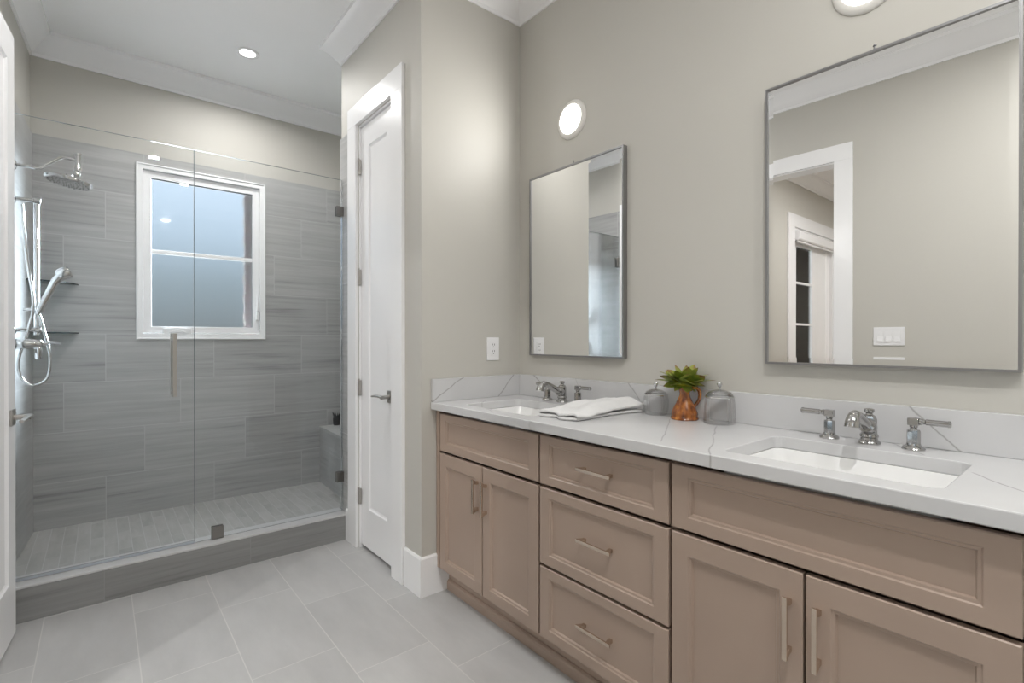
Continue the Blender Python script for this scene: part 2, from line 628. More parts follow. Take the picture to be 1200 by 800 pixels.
bm = NB()
box(bm, -2.62, 0.0, -4.2, 0.90, -0.10, 0.0)
struct('floor', bm, TILE_F)
bm = NB()
box(bm, -2.2, 0.0, 0.90, 2.07, -0.1, 0.055)
struct('floor_shower', bm, TILE_S)
bm = NB()
box(bm, -2.6, 0.3, -4.35, 2.3, ZC, ZC + 0.1)
struct('ceiling', bm, CEIL)
# vanity wall, return wall, closet (door) wall, shower back wall
bm = NB()
box(bm, 0.0, 0.14, -4.2, 2.2, -0.1, ZC)
struct('wall_right', bm, CREAM)
bm = NB()
box(bm, -D, 0.0, 0.0, 0.10, 0.0, ZC)
struct('wall_return', bm, CREAM)
bm = NB()
wall_hole(bm, 'x', -D, -D + 0.11, 0.10, 1.0, 0.0, ZC, [(0.285, 0.732, -0.01, 2.455)])
struct('wall_closet', bm, CREAM)
bm = NB()
box(bm, -D + 0.11, 0.0, 0.90, 1.0, 0.0, ZC)
struct('wall_closet_back', bm, CREAM)
WX0, WX1, WZ0, WZ1 = -1.585, -0.802, 1.222, 2.387
bm = NB()
wall_hole(bm, 'y', 2.068, 2.20, -2.15, 0.0, 0.0, ZC, [(WX0, WX1, WZ0, WZ1)])
struct('wall_back', bm, CREAM)
bm = NB()
wall_hole(bm, 'y', BK, 2.068, -2.105, 0.0, 0.055, 2.449, [(WX0, WX1, WZ0, WZ1)])
struct('wall_back_tile', bm, TILE_X)
# left wall in its own slightly turned frame
bm = NB()
y0, y1 = LY(-0.825), LY(0.0)
wall_hole(bm, 'x', -0.12, 0.0, LY(-4.35), LY(2.2), -0.1, ZC, [(y0, y1, -0.2, 2.46), (LY(-4.05), LY(-2.45), 0.45, 2.45)])
bm.transform(ML)
struct('wall_left', bm, CREAM)
bm = NB()
box(bm, 0.0, 0.010, LY(0.88), LY(BK), 0.0, 2.449)
bm.transform(ML)
struct('wall_left_tile', bm, TILE_Y)
bm = NB()
box(bm, -D - 0.008, -D, 0.862, 1.008, 0.0, 2.455)
box(bm, -D, 0.0, 1.0, 1.008, 0.055, 2.455)
struct('wall_closet_tile', bm, TILE_Y)
bm = NB()
box(bm, -2.6, 0.14, -4.35, -4.2, -0.1, ZC)
struct('wall_rear', bm, CREAM)
# curb
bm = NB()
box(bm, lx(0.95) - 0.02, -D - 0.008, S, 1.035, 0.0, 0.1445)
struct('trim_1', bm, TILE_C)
bm = NB()
box(bm, lx(0.95) - 0.02, -D - 0.008, S, 1.037, 0.1445, 0.155)
struct('trim_7', bm, plain('lit_curb_top_tile', (0.56, 0.56, 0.565), 0.3, var=0.04, scale=12), bevel=0.002)  # lighter colour stands in for light falling on the curb top


# crown moulding swept round the room
CROWN = [(0, 2.914), (0.009, 2.914), (0.011, 2.931), (0.018, 2.937), (0.034, 2.961), (0.056, 2.989), (0.080, 3.014), (0.092, 3.023), (0.102, 3.028), (0.102, ZC), (0, ZC)]


def sweep(bm, path, prof, closed=True):
    """path clockwise seen from above, profile = (out from wall, z)"""
    n = len(path)
    P = [Vector((p[0], p[1])) for p in path]
    loops = []
    for i in range(n):
        a = P[(i - 1) % n] if closed or i > 0 else None
        b = P[(i + 1) % n] if closed or i < n - 1 else None
        ns = []
        for s, e in ((a, P[i]), (P[i], b)):
            if s is None or e is None:
                continue
            d = (e - s).normalized()
            ns.append(Vector((d.y, -d.x)))
        if len(ns) == 2:
            k = ns[0] + ns[1]
            k = k / k.dot(ns[0])
        else:
            k = ns[0]
        loops.append([(P[i].x + k.x * o, P[i].y + k.y * o, z) for o, z in prof])
    if closed:
        loops.append(loops[0])
        L = [[bm.verts.new(p) for p in lp] for lp in loops[:-1]]
        L.append(L[0])
        m = len(prof)
        for a, b in zip(L[:-1], L[1:]):
            for i in range(m):
                j = (i + 1) % m
                bm.faces.new((a[i], a[j], b[j], b[i]))
    else:
        loft(bm, loops)


bm = NB()
sweep(bm, [(lx(2.068), 2.068), (0, 2.068), (0, 1.0), (-D, 1.0), (-D, 0), (0, 0), (0, -4.2), (lx(-4.2), -4.2)], CROWN)
struct('trim_2', bm, WHITE, smooth=28)

# baseboards (with a small bevelled cap)
BB = [(0, 0.0), (0.012, 0.0), (0.012, 0.178), (0.007, 0.187), (0, 0.187)]
bm = NB()
sweep(bm, [(-D, 0.155), (-D, 0.0), (-0.462, 0.0)], BB, closed=False)
struct('baseboard_return', bm, WHITE)
bm = NB()
sweep(bm, [(-D - 0.008, 0.893), (-D - 0.008, 0.846)], BB, closed=False)
struct('baseboard_closet', bm, WHITE)
bm = NB()
sweep(bm, [(lx(-4.2), -4.2), (lx(-0.96), -0.96)], BB, closed=False)
sweep(bm, [(lx(0.12), 0.12), (lx(0.885), 0.885)], BB, closed=False)
struct('baseboard_left', bm, WHITE)
bm = NB()
sweep(bm, [(0.0, -2.06), (0.0, -4.2), (lx(-4.2), -4.2)], BB, closed=False)
struct('baseboard_rear', bm, WHITE)


# ------------------------------------------------------------------ doors
def leaf_bm(w, z0, z1, th, stile=0.105, pz0=0.243, pz1=2.315):
    """one-panel door leaf in local x-depth / y-width space, face at x=0 towards -x, back at x=+th"""
    bm = NB()
    st, b0, b1 = stile, pz0 - z0, z1 - pz1
    panel(bm, 'x', 0, w, z0, z1, 0.0, 1.0, [
        (st + .016, st + .016, b0 + .016, b1 + .016, th - 0.010), (st, st, b0, b1, th), (0, 0, 0, 0, th), (0, 0, 0, 0, 0),
        (st, st, b0, b1, 0), (st + .005, st + .005, b0 + .005, b1 + .005, 0.006), (st + .014, st + .014, b0 + .014, b1 + .014, 0.009)])
    return bm


def lever_set(parent, px, y, z, side, toward, M=None, local=False):
    """square rose plus lever; side = direction out of the face along x, toward = lever direction along y"""
    bm = NB()
    a, b = sorted((px, px + side * 0.008))
    box(bm, a, b, y - 0.032, y + 0.032, z - 0.032, z + 0.032)
    if M:
        bm.transform(M)
    h = obj('door_handle', bm, NICKEL, parent, local=local, bevel=0.002)
    bm = NB()
    lathe(bm, [(0.011, 0), (0.011, 0.05)], (px + side * 0.008, y, z), (side, 0, 0), 14)
    pts = catmull([(px + side * 0.052, y - toward * 0.012, z + 0.001), (px + side * 0.055, y + toward * 0.03, z + 0.004), (px + side * 0.054, y + toward * 0.08, z + 0.002), (px + side * 0.05, y + toward * 0.122, z - 0.004)], 5)
    k = len(pts)
    tube(bm, pts, [0.012 - 0.004 * i / k for i in range(k)], 12, 0.75)
    if M:
        bm.transform(M)
    obj('lever', bm, NICKEL, h, local=local, smooth=40)


# closet door beside the vanity
dr = thing('door_1', (-D, 0.73, 0), kind='structure')
bm = leaf_bm(0.438, 0.022, 2.442, 0.035, 0.100)
bm.transform(Matrix.Translation((-D + 0.012, 0.289, 0)))
obj('leaf', bm, WHITE, dr)
lever_set(dr, -D + 0.012, 0.343, 0.911, -1, 1)
for hz in (2.213, 1.574, 0.931, 0.301):
    bm = NB()
    lathe(bm, [(0.007, -0.045), (0.007, 0.045)], (-D - 0.001, 0.731, hz), (0, 0, 1), 10)
    lathe(bm, [(0.004, 0.045), (0.006, 0.049), (0.002, 0.056)], (-D - 0.001, 0.731, hz), (0, 0, 1), 10)
    box(bm, -D - 0.004, -D + 0.009, 0.718, 0.7305, hz - 0.044, hz + 0.044)
    box(bm, -D + 0.004, -D + 0.0118, 0.7315, 0.745, hz - 0.044, hz + 0.044)
    obj('hinge', bm, NICKEL, dr, smooth=40)


def casing(bm, plane_x, out, ya, yb, z1, wd, th, yin=0.0):
    """flat door casing on a wall facing -x (out=-1) or +x: two legs and a head"""
    a, b = sorted((plane_x, plane_x + out * th))
    box(bm, a, b, ya - wd, ya, 0.0, z1)
    box(bm, a, b, yb, yb + wd, 0.0, z1)
    box(bm, a, b, ya - wd, yb + wd, z1, z1 + wd)


bm = NB()
casing(bm, -D, -1, 0.279, 0.738, 2.458, 0.118, 0.020)
box(bm, -D + 0.0, -D + 0.11, 0.285, 0.2885, 0.0, 2.444)
box(bm, -D + 0.0, -D + 0.11, 0.7285, 0.732, 0.0, 2.444)
box(bm, -D + 0.0, -D + 0.11, 0.285, 0.732, 2.444, 2.455)
struct('trim_3', bm, WHITE, bevel=0.0015)

# open bedroom door leaf, folded back along the left wall
LA = math.radians(4.9)
MP = Matrix.Translation((-2.110, -0.020, 0)) @ Matrix.Rotation(-LA, 4, 'Z')
dl = thing('door_2', (-2.110, -0.020, 0), kind='structure')
bm = leaf_bm(0.812, 0.015, 2.442, 0.035, 0.105)
bm.transform(Matrix.Scale(-1, 4, (1, 0, 0)))
bm.transform(MP)
obj('leaf', bm, WHITE, dl)
lever_set(dl, 0.0, 0.756, 0.899, 1, -1, M=MP)
bm = NB()
for hz in (2.21, 1.57, 0.93, 0.30):
    lathe(bm, [(0.007, -0.045), (0.007, 0.045)], (-0.040, -0.004, hz), (0, 0, 1), 10)
bm.transform(MP)
obj('hinge', bm, NICKEL, dl, smooth=40)
# its casing and jamb, both faces of the left wall
bm = NB()
casing(bm, 0.0, 1, y0 + 0.008, y1 - 0.008 + 0.0, 2.45, 0.112, 0.018)
casing(bm, -0.12, -1, y0 + 0.008, y1 - 0.008, 2.45, 0.125, 0.018)
box(bm, -0.12, 0.0, y0, y0 + 0.012, 0.0, 2.45)
box(bm, -0.12, 0.0, y1 - 0.012, y1, 0.0, 2.45)
box(bm, -0.12, 0.0, y0, y1, 2.44, 2.46)
bm.transform(ML)
struct('trim_4', bm, WHITE, bevel=0.0015)

# ------------------------------------------------------------------ shower window
wn_ = thing('window_1', ((WX0 + WX1) / 2, BK, WZ0), kind='structure')
bm = NB()
frame(bm, 'y', WX0, WX1, WZ0 - 0.004, WZ1, 0.034, BK - 0.004, 2.17)
frame(bm, 'y', WX0 - 0.003, WX1 + 0.003, WZ0 - 0.008, WZ1 + 0.003, 0.010, BK - 0.010, BK + 0.01)
obj('window_frame', bm, WHITE, wn_, bevel=0.002)
bm = NB()
frame(bm, 'y', WX0 + 0.036, WX1 - 0.036, WZ0 + 0.034, WZ1 - 0.036, 0.046, 2.075, 2.125)
frame(bm, 'y', WX0 + 0.070, WX1 - 0.070, WZ0 + 0.066, WZ1 - 0.070, 0.012, 2.082, 2.118)
obj('sash', bm, WHITE, wn_, bevel=0.002)
bm = NB()
box(bm, WX0 + 0.08, WX1 - 0.08, 2.084, 2.116, 1.798, 1.824)
obj('muntin', bm, WHITE, wn_, bevel=0.003)
bm = NB()
box(bm, WX0 + 0.078, WX1 - 0.078, 2.098, 2.104, WZ0 + 0.076, WZ1 - 0.078)
obj('window_pane', bm, OBSC, wn_)
bm = NB()
c0 = -1.358
prism(bm, [(c0 - 0.083, 2.054, 1.247), (c0 + 0.083, 2.054, 1.247), (c0 + 0.083, 2.054, 1.290), (c0 + 0.05, 2.054, 1.291), (c0, 2.054, 1.296), (c0 - 0.05, 2.054, 1.291), (c0 - 0.083, 2.054, 1.290)], (0, 0.03, 0))
prism(bm, [(c0 - 0.055, 2.048, 1.258), (c0 + 0.055, 2.048, 1.258), (c0 + 0.03, 2.048, 1.276), (c0, 2.048, 1.284), (c0 - 0.03, 2.048, 1.276)], (0, 0.008, 0))
obj('crank', bm, PLATE, wn_, bevel=0.003)
bm = NB()
box(bm, -0.862, -0.842, 2.048, 2.09, 1.36, 1.42)
prism(bm, [(-0.861, 2.050, 1.41), (-0.861, 2.038, 1.43), (-0.861, 2.036, 1.55), (-0.861, 2.046, 1.55), (-0.861, 2.056, 1.45), (-0.861, 2.06, 1.41)], (0.018, 0, 0))
obj('lock_lever', bm, PLATE, wn_, bevel=0.002)

# unseen side window in the left wall, behind the camera, added for fill daylight
w2 = thing('added_window', tuple(ML @ Vector((0, LY(-3.25), 0.45))), kind='structure', rotz=-ANG)
a_, b_2 = LY(-4.05), LY(-2.45)
bm = NB()
frame(bm, 'x', a_, b_2, 0.45, 2.45, 0.05, -0.10, 0.0)
frame(bm, 'x', a_ - 0.10, b_2 + 0.10, 0.35, 2.55, 0.105, 0.0005, 0.018)
bm.transform(ML)
obj('window_frame', bm, WHITE, w2)
bm = NB()
box(bm, -0.075, -0.035, (a_ + b_2) / 2 - 0.02, (a_ + b_2) / 2 + 0.02, 0.50, 2.40)
bm.transform(ML)
obj('muntin', bm, WHITE, w2)
bm = NB()
box(bm, -0.058, -0.053, a_ + 0.05, b_2 - 0.05, 0.50, 2.40)
bm.transform(ML)
obj('window_pane', bm, GLASS_C, w2)

# outside the shower window
bm = NB()
for k in range(16):
    z = 0.3 + k * 0.15
    box(bm, -0.905, -0.80, 2.215, 2.30, z, z + 0.066)
    box(bm, -0.899, -0.805, 2.222, 2.295, z + 0.066, z + 0.15)
tag(obj('brick_pier', bm, BRICK), 'dark brick pier just outside the frosted shower window, seen through its right edge', 'brick pier')


def foliage(name, c, h, n, label, seed, mat=GREENH, leaf=0.16):
    rnd = random.Random(seed)
    bm = NB()
    loft(bm, [[(c[0] + h[0] * .8 * math.cos(2 * PI * i / 10), c[1] + h[1] * .8 * math.sin(2 * PI * i / 10), z) for i in range(10)] for z in (-0.1, h[2] * .5, h[2] * .88)])
    for k in range(n):
        a, z = rnd.uniform(0, 2 * PI), rnd.uniform(0.05, 1.0)
        rr = 1.0 if z < .85 else rnd.uniform(0.2, 1)
        p = Vector((c[0] + h[0] * rr * math.cos(a) * rnd.uniform(.75, 1), c[1] + h[1] * rr * math.sin(a) * rnd.uniform(.75, 1), h[2] * z))
        u = Vector((rnd.gauss(0, 1), rnd.gauss(0, 1), rnd.gauss(0, .6))).normalized()
        s = u.cross(Vector((0.3, 0.2, 1))).normalized()
        l = leaf * rnd.uniform(.6, 1.3)
        v = [bm.verts.new(p + q) for q in (-u * l, s * l * .35, u * l, -s * l * .35)]
        bm.faces.new(v)
    return tag(obj(name, bm, mat), label, 'shrub')



# ------------------------------------------------------------------ bedroom beyond the doorway (seen in the large mirror)
BX0, BX1 = -7.0, -2.33
bm = NB()
box(bm, BX0, -2.62, -2.3, 0.17, -0.1, 0.0)
struct('floor_bedroom', bm, WOODF)
bm = NB()
box(bm, BX0 - .1, -2.60, -2.3, 0.3, ZC, ZC + 0.1)
struct('ceiling_bedroom', bm, CEIL)
FX0, FX1 = -5.30, -4.10
bm = NB()
wall_hole(bm, 'y', 0.17, 0.30, BX0, -2.325, -0.1, ZC, [(FX0, FX1, -0.2, 2.44)])
struct('wall_bedroom_north', bm, CREAM)
bm = NB()
box(bm, BX0 - 0.1, BX0, -2.3, 0.3, -0.1, ZC)
struct('wall_bedroom_west', bm, CREAM)
bm = NB()
box(bm, BX0, -2.43, -2.3, -2.2, -0.1, ZC)
struct('wall_bedroom_south', bm, CREAM)
bm = NB()
sweep(bm, [(BX0, 0.17), (-2.34, 0.17)], CROWN, closed=False)
struct('trim_5', bm, WHITE, smooth=28)
bm = NB()
for a, b, z0, z1 in ((FX1, FX1 + 0.16, 0, 2.44), (FX0 - 0.16, FX0, 0, 2.44), (FX0 - 0.16, FX1 + 0.16, 2.44, 2.575)):
    box(bm, a, b, 0.150, 0.17, z0, z1)
struct('trim_6', bm, WHITE, bevel=0.0015)
fd = thing('door_3', ((FX0 + FX1) / 2, 0.2, 0), kind='structure')
bm = NB()
for a, b in ((FX1 - 0.03, FX1), (FX0, FX0 + 0.03)):
    box(bm, a, b, 0.17, 0.30, 0.0, 2.44)
box(bm, FX0, FX1, 0.17, 0.30, 2.41, 2.44)
obj('door_frame', bm, WHITE, fd)
for a, b, glass in ((-4.865, -4.135, True), (-5.27, -4.87, False)):
    bm = NB()
    if glass:
        wall_hole(bm, 'y', 0.205, 0.245, a, b, 0.02, 2.405, [(a + 0.135, b - 0.135, 0.40, 2.26)])
        lf = obj('leaf', bm, WHITE, fd)
        bm = NB()
        for z in (0.93, 1.385, 1.85):
            box(bm, a + 0.135, b - 0.135, 0.207, 0.243, z - 0.012, z + 0.012)
        obj('muntin', bm, WHITE, lf)
        bm = NB()
        box(bm, a + 0.13, b - 0.13, 0.223, 0.227, 0.40, 2.26)
        obj('pane', bm, GLASS_C, lf)
    else:
        panel(bm, 'y', a, b, 0.02, 2.405, 0.245, -1, [(0, 0, 0, 0, 0), (0, 0, 0, 0, .04), (.09, .09, .2, .12, .04), (.1, .1, .21, .13, .03)])
        obj('leaf', bm, WHITE, fd)
bd = thing('roller_blind', (-4.70, 0.15, 2.27), 'white roller blind cassette over the bedroom glass door, seen in the large mirror', 'blind')
bm = NB()
prism(bm, [(FX0 + 0.02, 0.169, 2.40), (FX0 + 0.02, 0.125, 2.40), (FX0 + 0.02, 0.112, 2.385), (FX0 + 0.02, 0.112, 2.31), (FX0 + 0.02, 0.125, 2.295), (FX0 + 0.02, 0.169, 2.295)], (1.16, 0, 0))
obj('cassette', bm, WHITE, bd, bevel=0.002)
bm = NB()
tube(bm, [(FX0 + 0.05, 0.145, 2.285), (FX1 - 0.05, 0.145, 2.285)], 0.012, 10)
obj('bottom_rail', bm, WHITE, bd, smooth=40)
bm = NB()
box(bm, -6.4, -5.06, 0.335, 0.37, -0.1, 2.75)
tag(obj('brick_pier', bm, BRICK), 'dark brick pier outside the bedroom glass door, seen in the large mirror', 'brick pier')
foliage('garden_shrub', (-8.2, 2.6), (1.6, 0.9, 2.4), 1600, 'leafy shrub outside the bedroom glass door, seen in the large mirror', 5, plain('shrub_leaves', (0.13, 0.21, 0.06), 0.6, var=0.6, scale=5), 0.14)
foliage('garden_shrub', (-5.2, 4.6), (1.0, 0.9, 1.6), 900, 'lower rounded shrub beside the taller one outside the bedroom glass door', 8, plain('low_shrub_leaves', (0.09, 0.15, 0.07), 0.6, var=0.6, scale=5), 0.12)


# ------------------------------------------------------------------ lights
def lamp(parent, loc, direction, power, radius, col=(1, 0.985, 0.965), spread=170):
    ld = bpy.data.lights.new('lamp', 'AREA')
    ld.shape = 'DISK'
    ld.size = radius * 2
    ld.energy = power
    ld.color = col
    ld.spread = math.radians(spread)
    o = link(bpy.data.objects.new('lamp', ld))
    m = Matrix.Translation(Vector(loc)) @ Vector((0, 0, -1)).rotation_difference(Vector(direction)).to_matrix().to_4x4()
    o.parent = parent
    o.matrix_basis = WM[parent.name].inverted() @ m
    return o


def can_light(x, y, label, power, group=None, zc=ZC, spread=170):
    t = thing('ceiling_light', (x, y, zc), label, 'ceiling light', group=group)
    bm = NB()
    lathe(bm, [(0.045, -0.002), (0.047, -0.006), (0.060, -0.008), (0.066, -0.005), (0.067, 0.0)], (x, y, zc), n=40, cap0=False, cap1=False)
    obj('trim_ring', bm, WHITE, t, smooth=50)
    bm = NB()
    lathe(bm, [(0.0, -0.0045), (0.030, -0.004), (0.0455, -0.002)], (x, y, zc), n=40, cap0=False, cap1=False)
    obj('lens', bm, LENS, t, smooth=50)
    lamp(t, (x, y, zc - 0.012), (0, 0, -1), power, 0.045, spread=spread)
    return t


can_light(-1.038, 1.472, 'lit white recessed ceiling light above the shower', CAN_POWER * 0.78, spread=158)
for x, y, k, l in ((-1.6, 0.40, 0.45, 'added unseen ceiling light between the shower curb and the vanity'), (-1.35, -2.15, 1.65, 'added unseen ceiling light in the middle of the room, over the camera'),
                (-1.0, -3.0, 1.1, 'added unseen ceiling light at the rear of the bathroom')):
    can_light(x, y, l, CAN_POWER * k)  # out-of-view lights added to brighten the bathroom
for x, y, l in ((-3.6, -1.0, 'added unseen ceiling light in the bedroom near the doorway'), (-5.4, -1.6, 'added unseen ceiling light in the bedroom farther from the doorway')):
    can_light(x, y, l, BED_POWER)  # unseen lights added so the mirrored bedroom is lit


def sconce(y, z, label):
    t = thing('wall_light', (0, y, z), label, 'wall light', group='round wall lights above the mirrors')
    bm = NB()
    lathe(bm, [(0.093, 0.0), (0.093, 0.004), (0.090, 0.008), (0.080, 0.012), (0.070, 0.014), (0.068, 0.012)], (0, y, z), (-1, 0, 0), n=56, cap0=False, cap1=False)
    obj('trim_ring', bm, RINGM, t, smooth=50)
    bm = NB()
    lathe(bm, [(0.0692, 0.010), (0.067, 0.018), (0.060, 0.0225), (0.03, 0.0255), (0.0, 0.0265)], (0, y, z), (-1, 0, 0), n=48, cap0=False, cap1=False)
    obj('lens', bm, LENS, t, smooth=50)
    lamp(t, (-0.032, y, z), (-1, 0, 0), SCONCE_POWER, 0.065, spread=178)


sconce(-0.393, 2.278, 'lit round wall light above the small mirror')
sconce(-1.603, 2.280, 'lit round wall light above the large mirror, cut off by the top of the photo')


# ------------------------------------------------------------------ shower glass
def glass_pane(bm, x0, x1, z0, z1, y=0.965, th=0.010):
    box(bm, x0, x1, y - th / 2, y + th / 2, z0, z1)


gd = thing('shower_door', (-1.77, 0.965, 0.165), 'clear frameless glass shower door on the left with a vertical bar handle', 'shower door')
bm = NB()
glass_pane(bm, lx(0.965) + 0.025, -1.3965, 0.170, 2.193)
for f in bm.faces:
    f.material_index = 0 if abs(f.normal.y) > .5 or True else 1
obj('glass_panel', bm, None, gd, mats=[GLASS_P, GLASS_E])
bm = NB()
for s in (-1, 1):
    yb = 0.965 + s * 0.052
    box(bm, -1.4935, -1.4745, yb - 0.0095, yb + 0.0095, 0.925, 1.243)
    for z in (0.955, 1.213):
        lathe(bm, [(0.008, 0.0), (0.008, 0.040)], (-1.484, 0.965 + s * 0.005, z), (0, s, 0), 12)
obj('bar_handle', bm, NICKEL, gd, bevel=0.002)
for z in (0.42, 1.95):
    bm = NB()
    xl = lx(0.965)
    box(bm, xl + 0.012, xl + 0.022, 0.935, 0.995, z - 0.045, z + 0.045)
    box(bm, xl + 0.022, xl + 0.075, 0.950, 0.9595, z - 0.045, z + 0.045)
    box(bm, xl + 0.022, xl + 0.075, 0.9705, 0.980, z - 0.045, z + 0.045)
    obj('hinge', bm, NICKEL, gd, bevel=0.002)
bm = NB()
box(bm, lx(0.965) + 0.025, -1.3965, 0.961, 0.969, 0.157, 0.1695)
obj('bottom_seal', bm, SEAL, gd)
bm = NB()
box(bm, lx(0.965) + 0.025, -1.3965, 0.9602, 0.9698, 2.1931, 2.1938)
box(bm, -1.3963, -1.3951, 0.9602, 0.9698, 0.170, 2.1938)
obj('polished_edge', bm, GLASS_E, gd, label='grey-green polished glass edge')
gp = thing('shower_screen', (-1.0, 0.965, 0.157), 'fixed clear glass shower panel on the right held by square clamps', 'shower screen')
bm = NB()
glass_pane(bm, -1.3935, -0.621, 0.158, 2.193)
obj('glass_panel', bm, GLASS_P, gp)
bm = NB()
box(bm, -1.3935, -0.621, 0.9602, 0.9698, 2.1931, 2.1938)
box(bm, -1.3947, -1.3936, 0.9602, 0.9698, 0.158, 2.1938)
box(bm, -0.6209, -0.6200, 0.9602, 0.9698, 0.158, 2.1938)
obj('polished_edge', bm, GLASS_E, gp, label='grey-green polished glass edge')
for (xc, zc, hw, hh, lab) in ((-1.292, 0.189, 0.027, 0.032, 'bottom'), (-0.636, 1.998, 0.022, 0.030, ''), (-0.636, 0.368, 0.022, 0.030, '')):
    bm = NB()
    box(bm, xc - hw, xc + hw, 0.949, 0.9598, zc - hh, zc + hh)
    box(bm, xc - hw, xc + hw, 0.9702, 0.981, zc - hh, zc + hh)
    if lab:
        box(bm, xc - hw, xc + hw, 0.949, 0.981, zc - hh, 0.1575)
    else:
        box(bm, -0.6200, -0.6152, 0.949, 0.981, zc - hh, zc + hh)
    obj('clamp', bm, CLAMPM, gp, bevel=0.0015)

# shower bench along the right and what stands on it
bm = NB()
lo = [(-0.392, BK - 0.001), (-0.437, 1.010), (-0.003, 1.010), (-0.003, BK - 0.001)]
loft(bm, [[(x, y, 0.056) for x, y in lo], [(x, y, 0.485) for x, y in lo]])
bt = thing('shower_bench', (-0.2, 1.5, 0.055), 'grey tiled shower bench at the right end behind the glass', 'bench')
obj('base', bm, TILE_Y, bt)
bm = NB()
lo2 = [(-0.398, BK - 0.001), (-0.443, 1.010), (-0.003, 1.010), (-0.003, BK - 0.001)]
loft(bm, [[(x, y, 0.485) for x, y in lo2], [(x, y, 0.507) for x, y in lo2]])
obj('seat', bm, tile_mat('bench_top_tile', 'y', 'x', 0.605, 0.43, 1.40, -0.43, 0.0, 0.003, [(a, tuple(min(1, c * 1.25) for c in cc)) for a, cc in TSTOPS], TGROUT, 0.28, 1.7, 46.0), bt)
ax, ay = -0.268, 2.020
cu = thing('small_cup', (ax, ay, 0.507), 'small dark cup of short dark sprigs standing on the shower bench', 'cup')
bm = NB()
lathe(bm, [(0.0, 0.0), (0.024, 0.0), (0.027, 0.01), (0.030, 0.060), (0.027, 0.060), (0.024, 0.012), (0.0, 0.010)], (ax, ay, 0.507), n=20, cap0=False, cap1=False)
obj('cup', bm, BLACKP, cu, smooth=40)
bm = NB()
rnd = random.Random(4)
for k in range(12):
    a = 2 * PI * k / 12
    p0 = Vector((ax + .010 * math.cos(a), ay + .010 * math.sin(a), 0.535))
    p1 = Vector((ax + .034 * math.cos(a), ay + .020 * math.sin(a), 0.507 + rnd.uniform(.085, .115)))
    tube(bm, [p0, p0.lerp(p1, .5) + Vector((0, 0, .008)), p1], [0.004, 0.006, 0.001], 6)
obj('sprigs', bm, BLACKP, cu, smooth=40)

# ------------------------------------------------------------------ shower fixtures on the left wall
YS = 1.50
XW = lx(YS) + 0.0102
sh = thing('rain_shower', (XW, YS, 2.10), 'chrome rain shower head on an angled arm from the tiled left wall', 'shower head')
bm = NB()
lathe(bm, [(0.028, 0.0), (0.028, 0.006), (0.020, 0.012), (0.011, 0.014)], (XW, YS, 2.104), (1, 0, 0), 24)
obj('flange', bm, CHROME, sh, smooth=40)
bm = NB()
tube(bm, catmull([(XW + 0.008, YS, 2.104), (-2.06, YS, 2.106), (-2.018, YS, 2.104), (-1.975, YS, 2.140), (-1.932, YS, 2.178), (-1.90, YS, 2.182), (-1.866, YS, 2.178)], 6), 0.0085, 12)
obj('arm', bm, CHROME, sh, smooth=60)
bm = NB()
lathe(bm, [(0.010, 0.0), (0.017, 0.004), (0.017, 0.020), (0.015, 0.024), (0.015, 0.085), (0.018, 0.088), (0.018, 0.098)], (-1.862, YS, 2.118), n=20)
lathe(bm, [(0.013, 0.0), (0.018, 0.012), (0.018, 0.022), (0.012, 0.032)], (-1.868, YS, 2.09), n=20)
obj('stem', bm, CHROME, sh, smooth=40)
bm = NB()
hx = Matrix.Translation((-1.900, YS, 2.058)) @ Matrix.Rotation(math.radians(9), 4, 'Y')
lathe(bm, [(0.0, -0.012), (0.088, -0.012), (0.098, -0.010), (0.101, -0.004), (0.101, 0.006), (0.094, 0.011), (0.040, 0.015), (0.028, 0.022), (0.022, 0.034), (0.012, 0.036)], n=40)
bm.transform(hx)
hd = obj('spray_plate', bm, CHROME, sh, smooth=35)
bm = NB()
for rr, n in ((0.02, 6), (0.042, 12), (0.064, 18), (0.085, 24)):
    for k in range(n):
        a = 2 * PI * k / n
        lathe(bm, [(0.0024, -0.0145), (0.0026, -0.0118)], (rr * math.cos(a), rr * math.sin(a), 0), n=6)
bm.transform(hx)
obj('nozzles', bm, plain('grey_rubber', (0.16, 0.16, 0.16), 0.5), hd, label='rings of grey rubber nozzles')['kind'] = 'stuff'

XB = -2.026
sb = thing('hand_shower_set', (XB, YS, 1.25), 'chrome hand shower with hose on a vertical slide bar by the shower door', 'hand shower')
bm = NB()
tube(bm, [(XB, YS, 1.235), (XB, YS, 1.945)], 0.0115, 16)
obj('slide_bar', bm, CHROME, sb, smooth=60)
for z in (1.93, 1.262):
    bm = NB()
    lathe(bm, [(0.024, 0.0), (0.024, 0.006), (0.013, 0.012), (0.013, XB - XW - 0.01), (0.017, XB - XW - 0.008), (0.017, XB - XW + 0.016), (0.014, XB - XW + 0.018)], (XW, YS, z), (1, 0, 0), 20)
    obj('bracket', bm, CHROME, sb, smooth=35)
bm = NB()
lathe(bm, [(0.019, -0.020), (0.021, -0.016), (0.021, 0.016), (0.019, 0.020)], (XB, YS, 1.368), n=20)
tube(bm, [(XB - 0.05, YS - 0.003, 1.365), (XB + 0.005, YS - 0.01, 1.368)], [0.008, 0.009], 10)
tube(bm, [(XB, YS - 0.012, 1.368), (XB + 0.022, YS - 0.034, 1.372)], [0.012, 0.015], 12)
obj('holder', bm, CHROME, sb, smooth=40)
bm = NB()
q0 = Vector((XB + 0.006, YS - 0.04, 1.345))
q1 = Vector((XB + 0.078, YS - 0.045, 1.525))
q2 = Vector((XB + 0.122, YS - 0.045, 1.566))
dn = (q2 - q1).normalized()
hs = (q1 - q0).normalized()
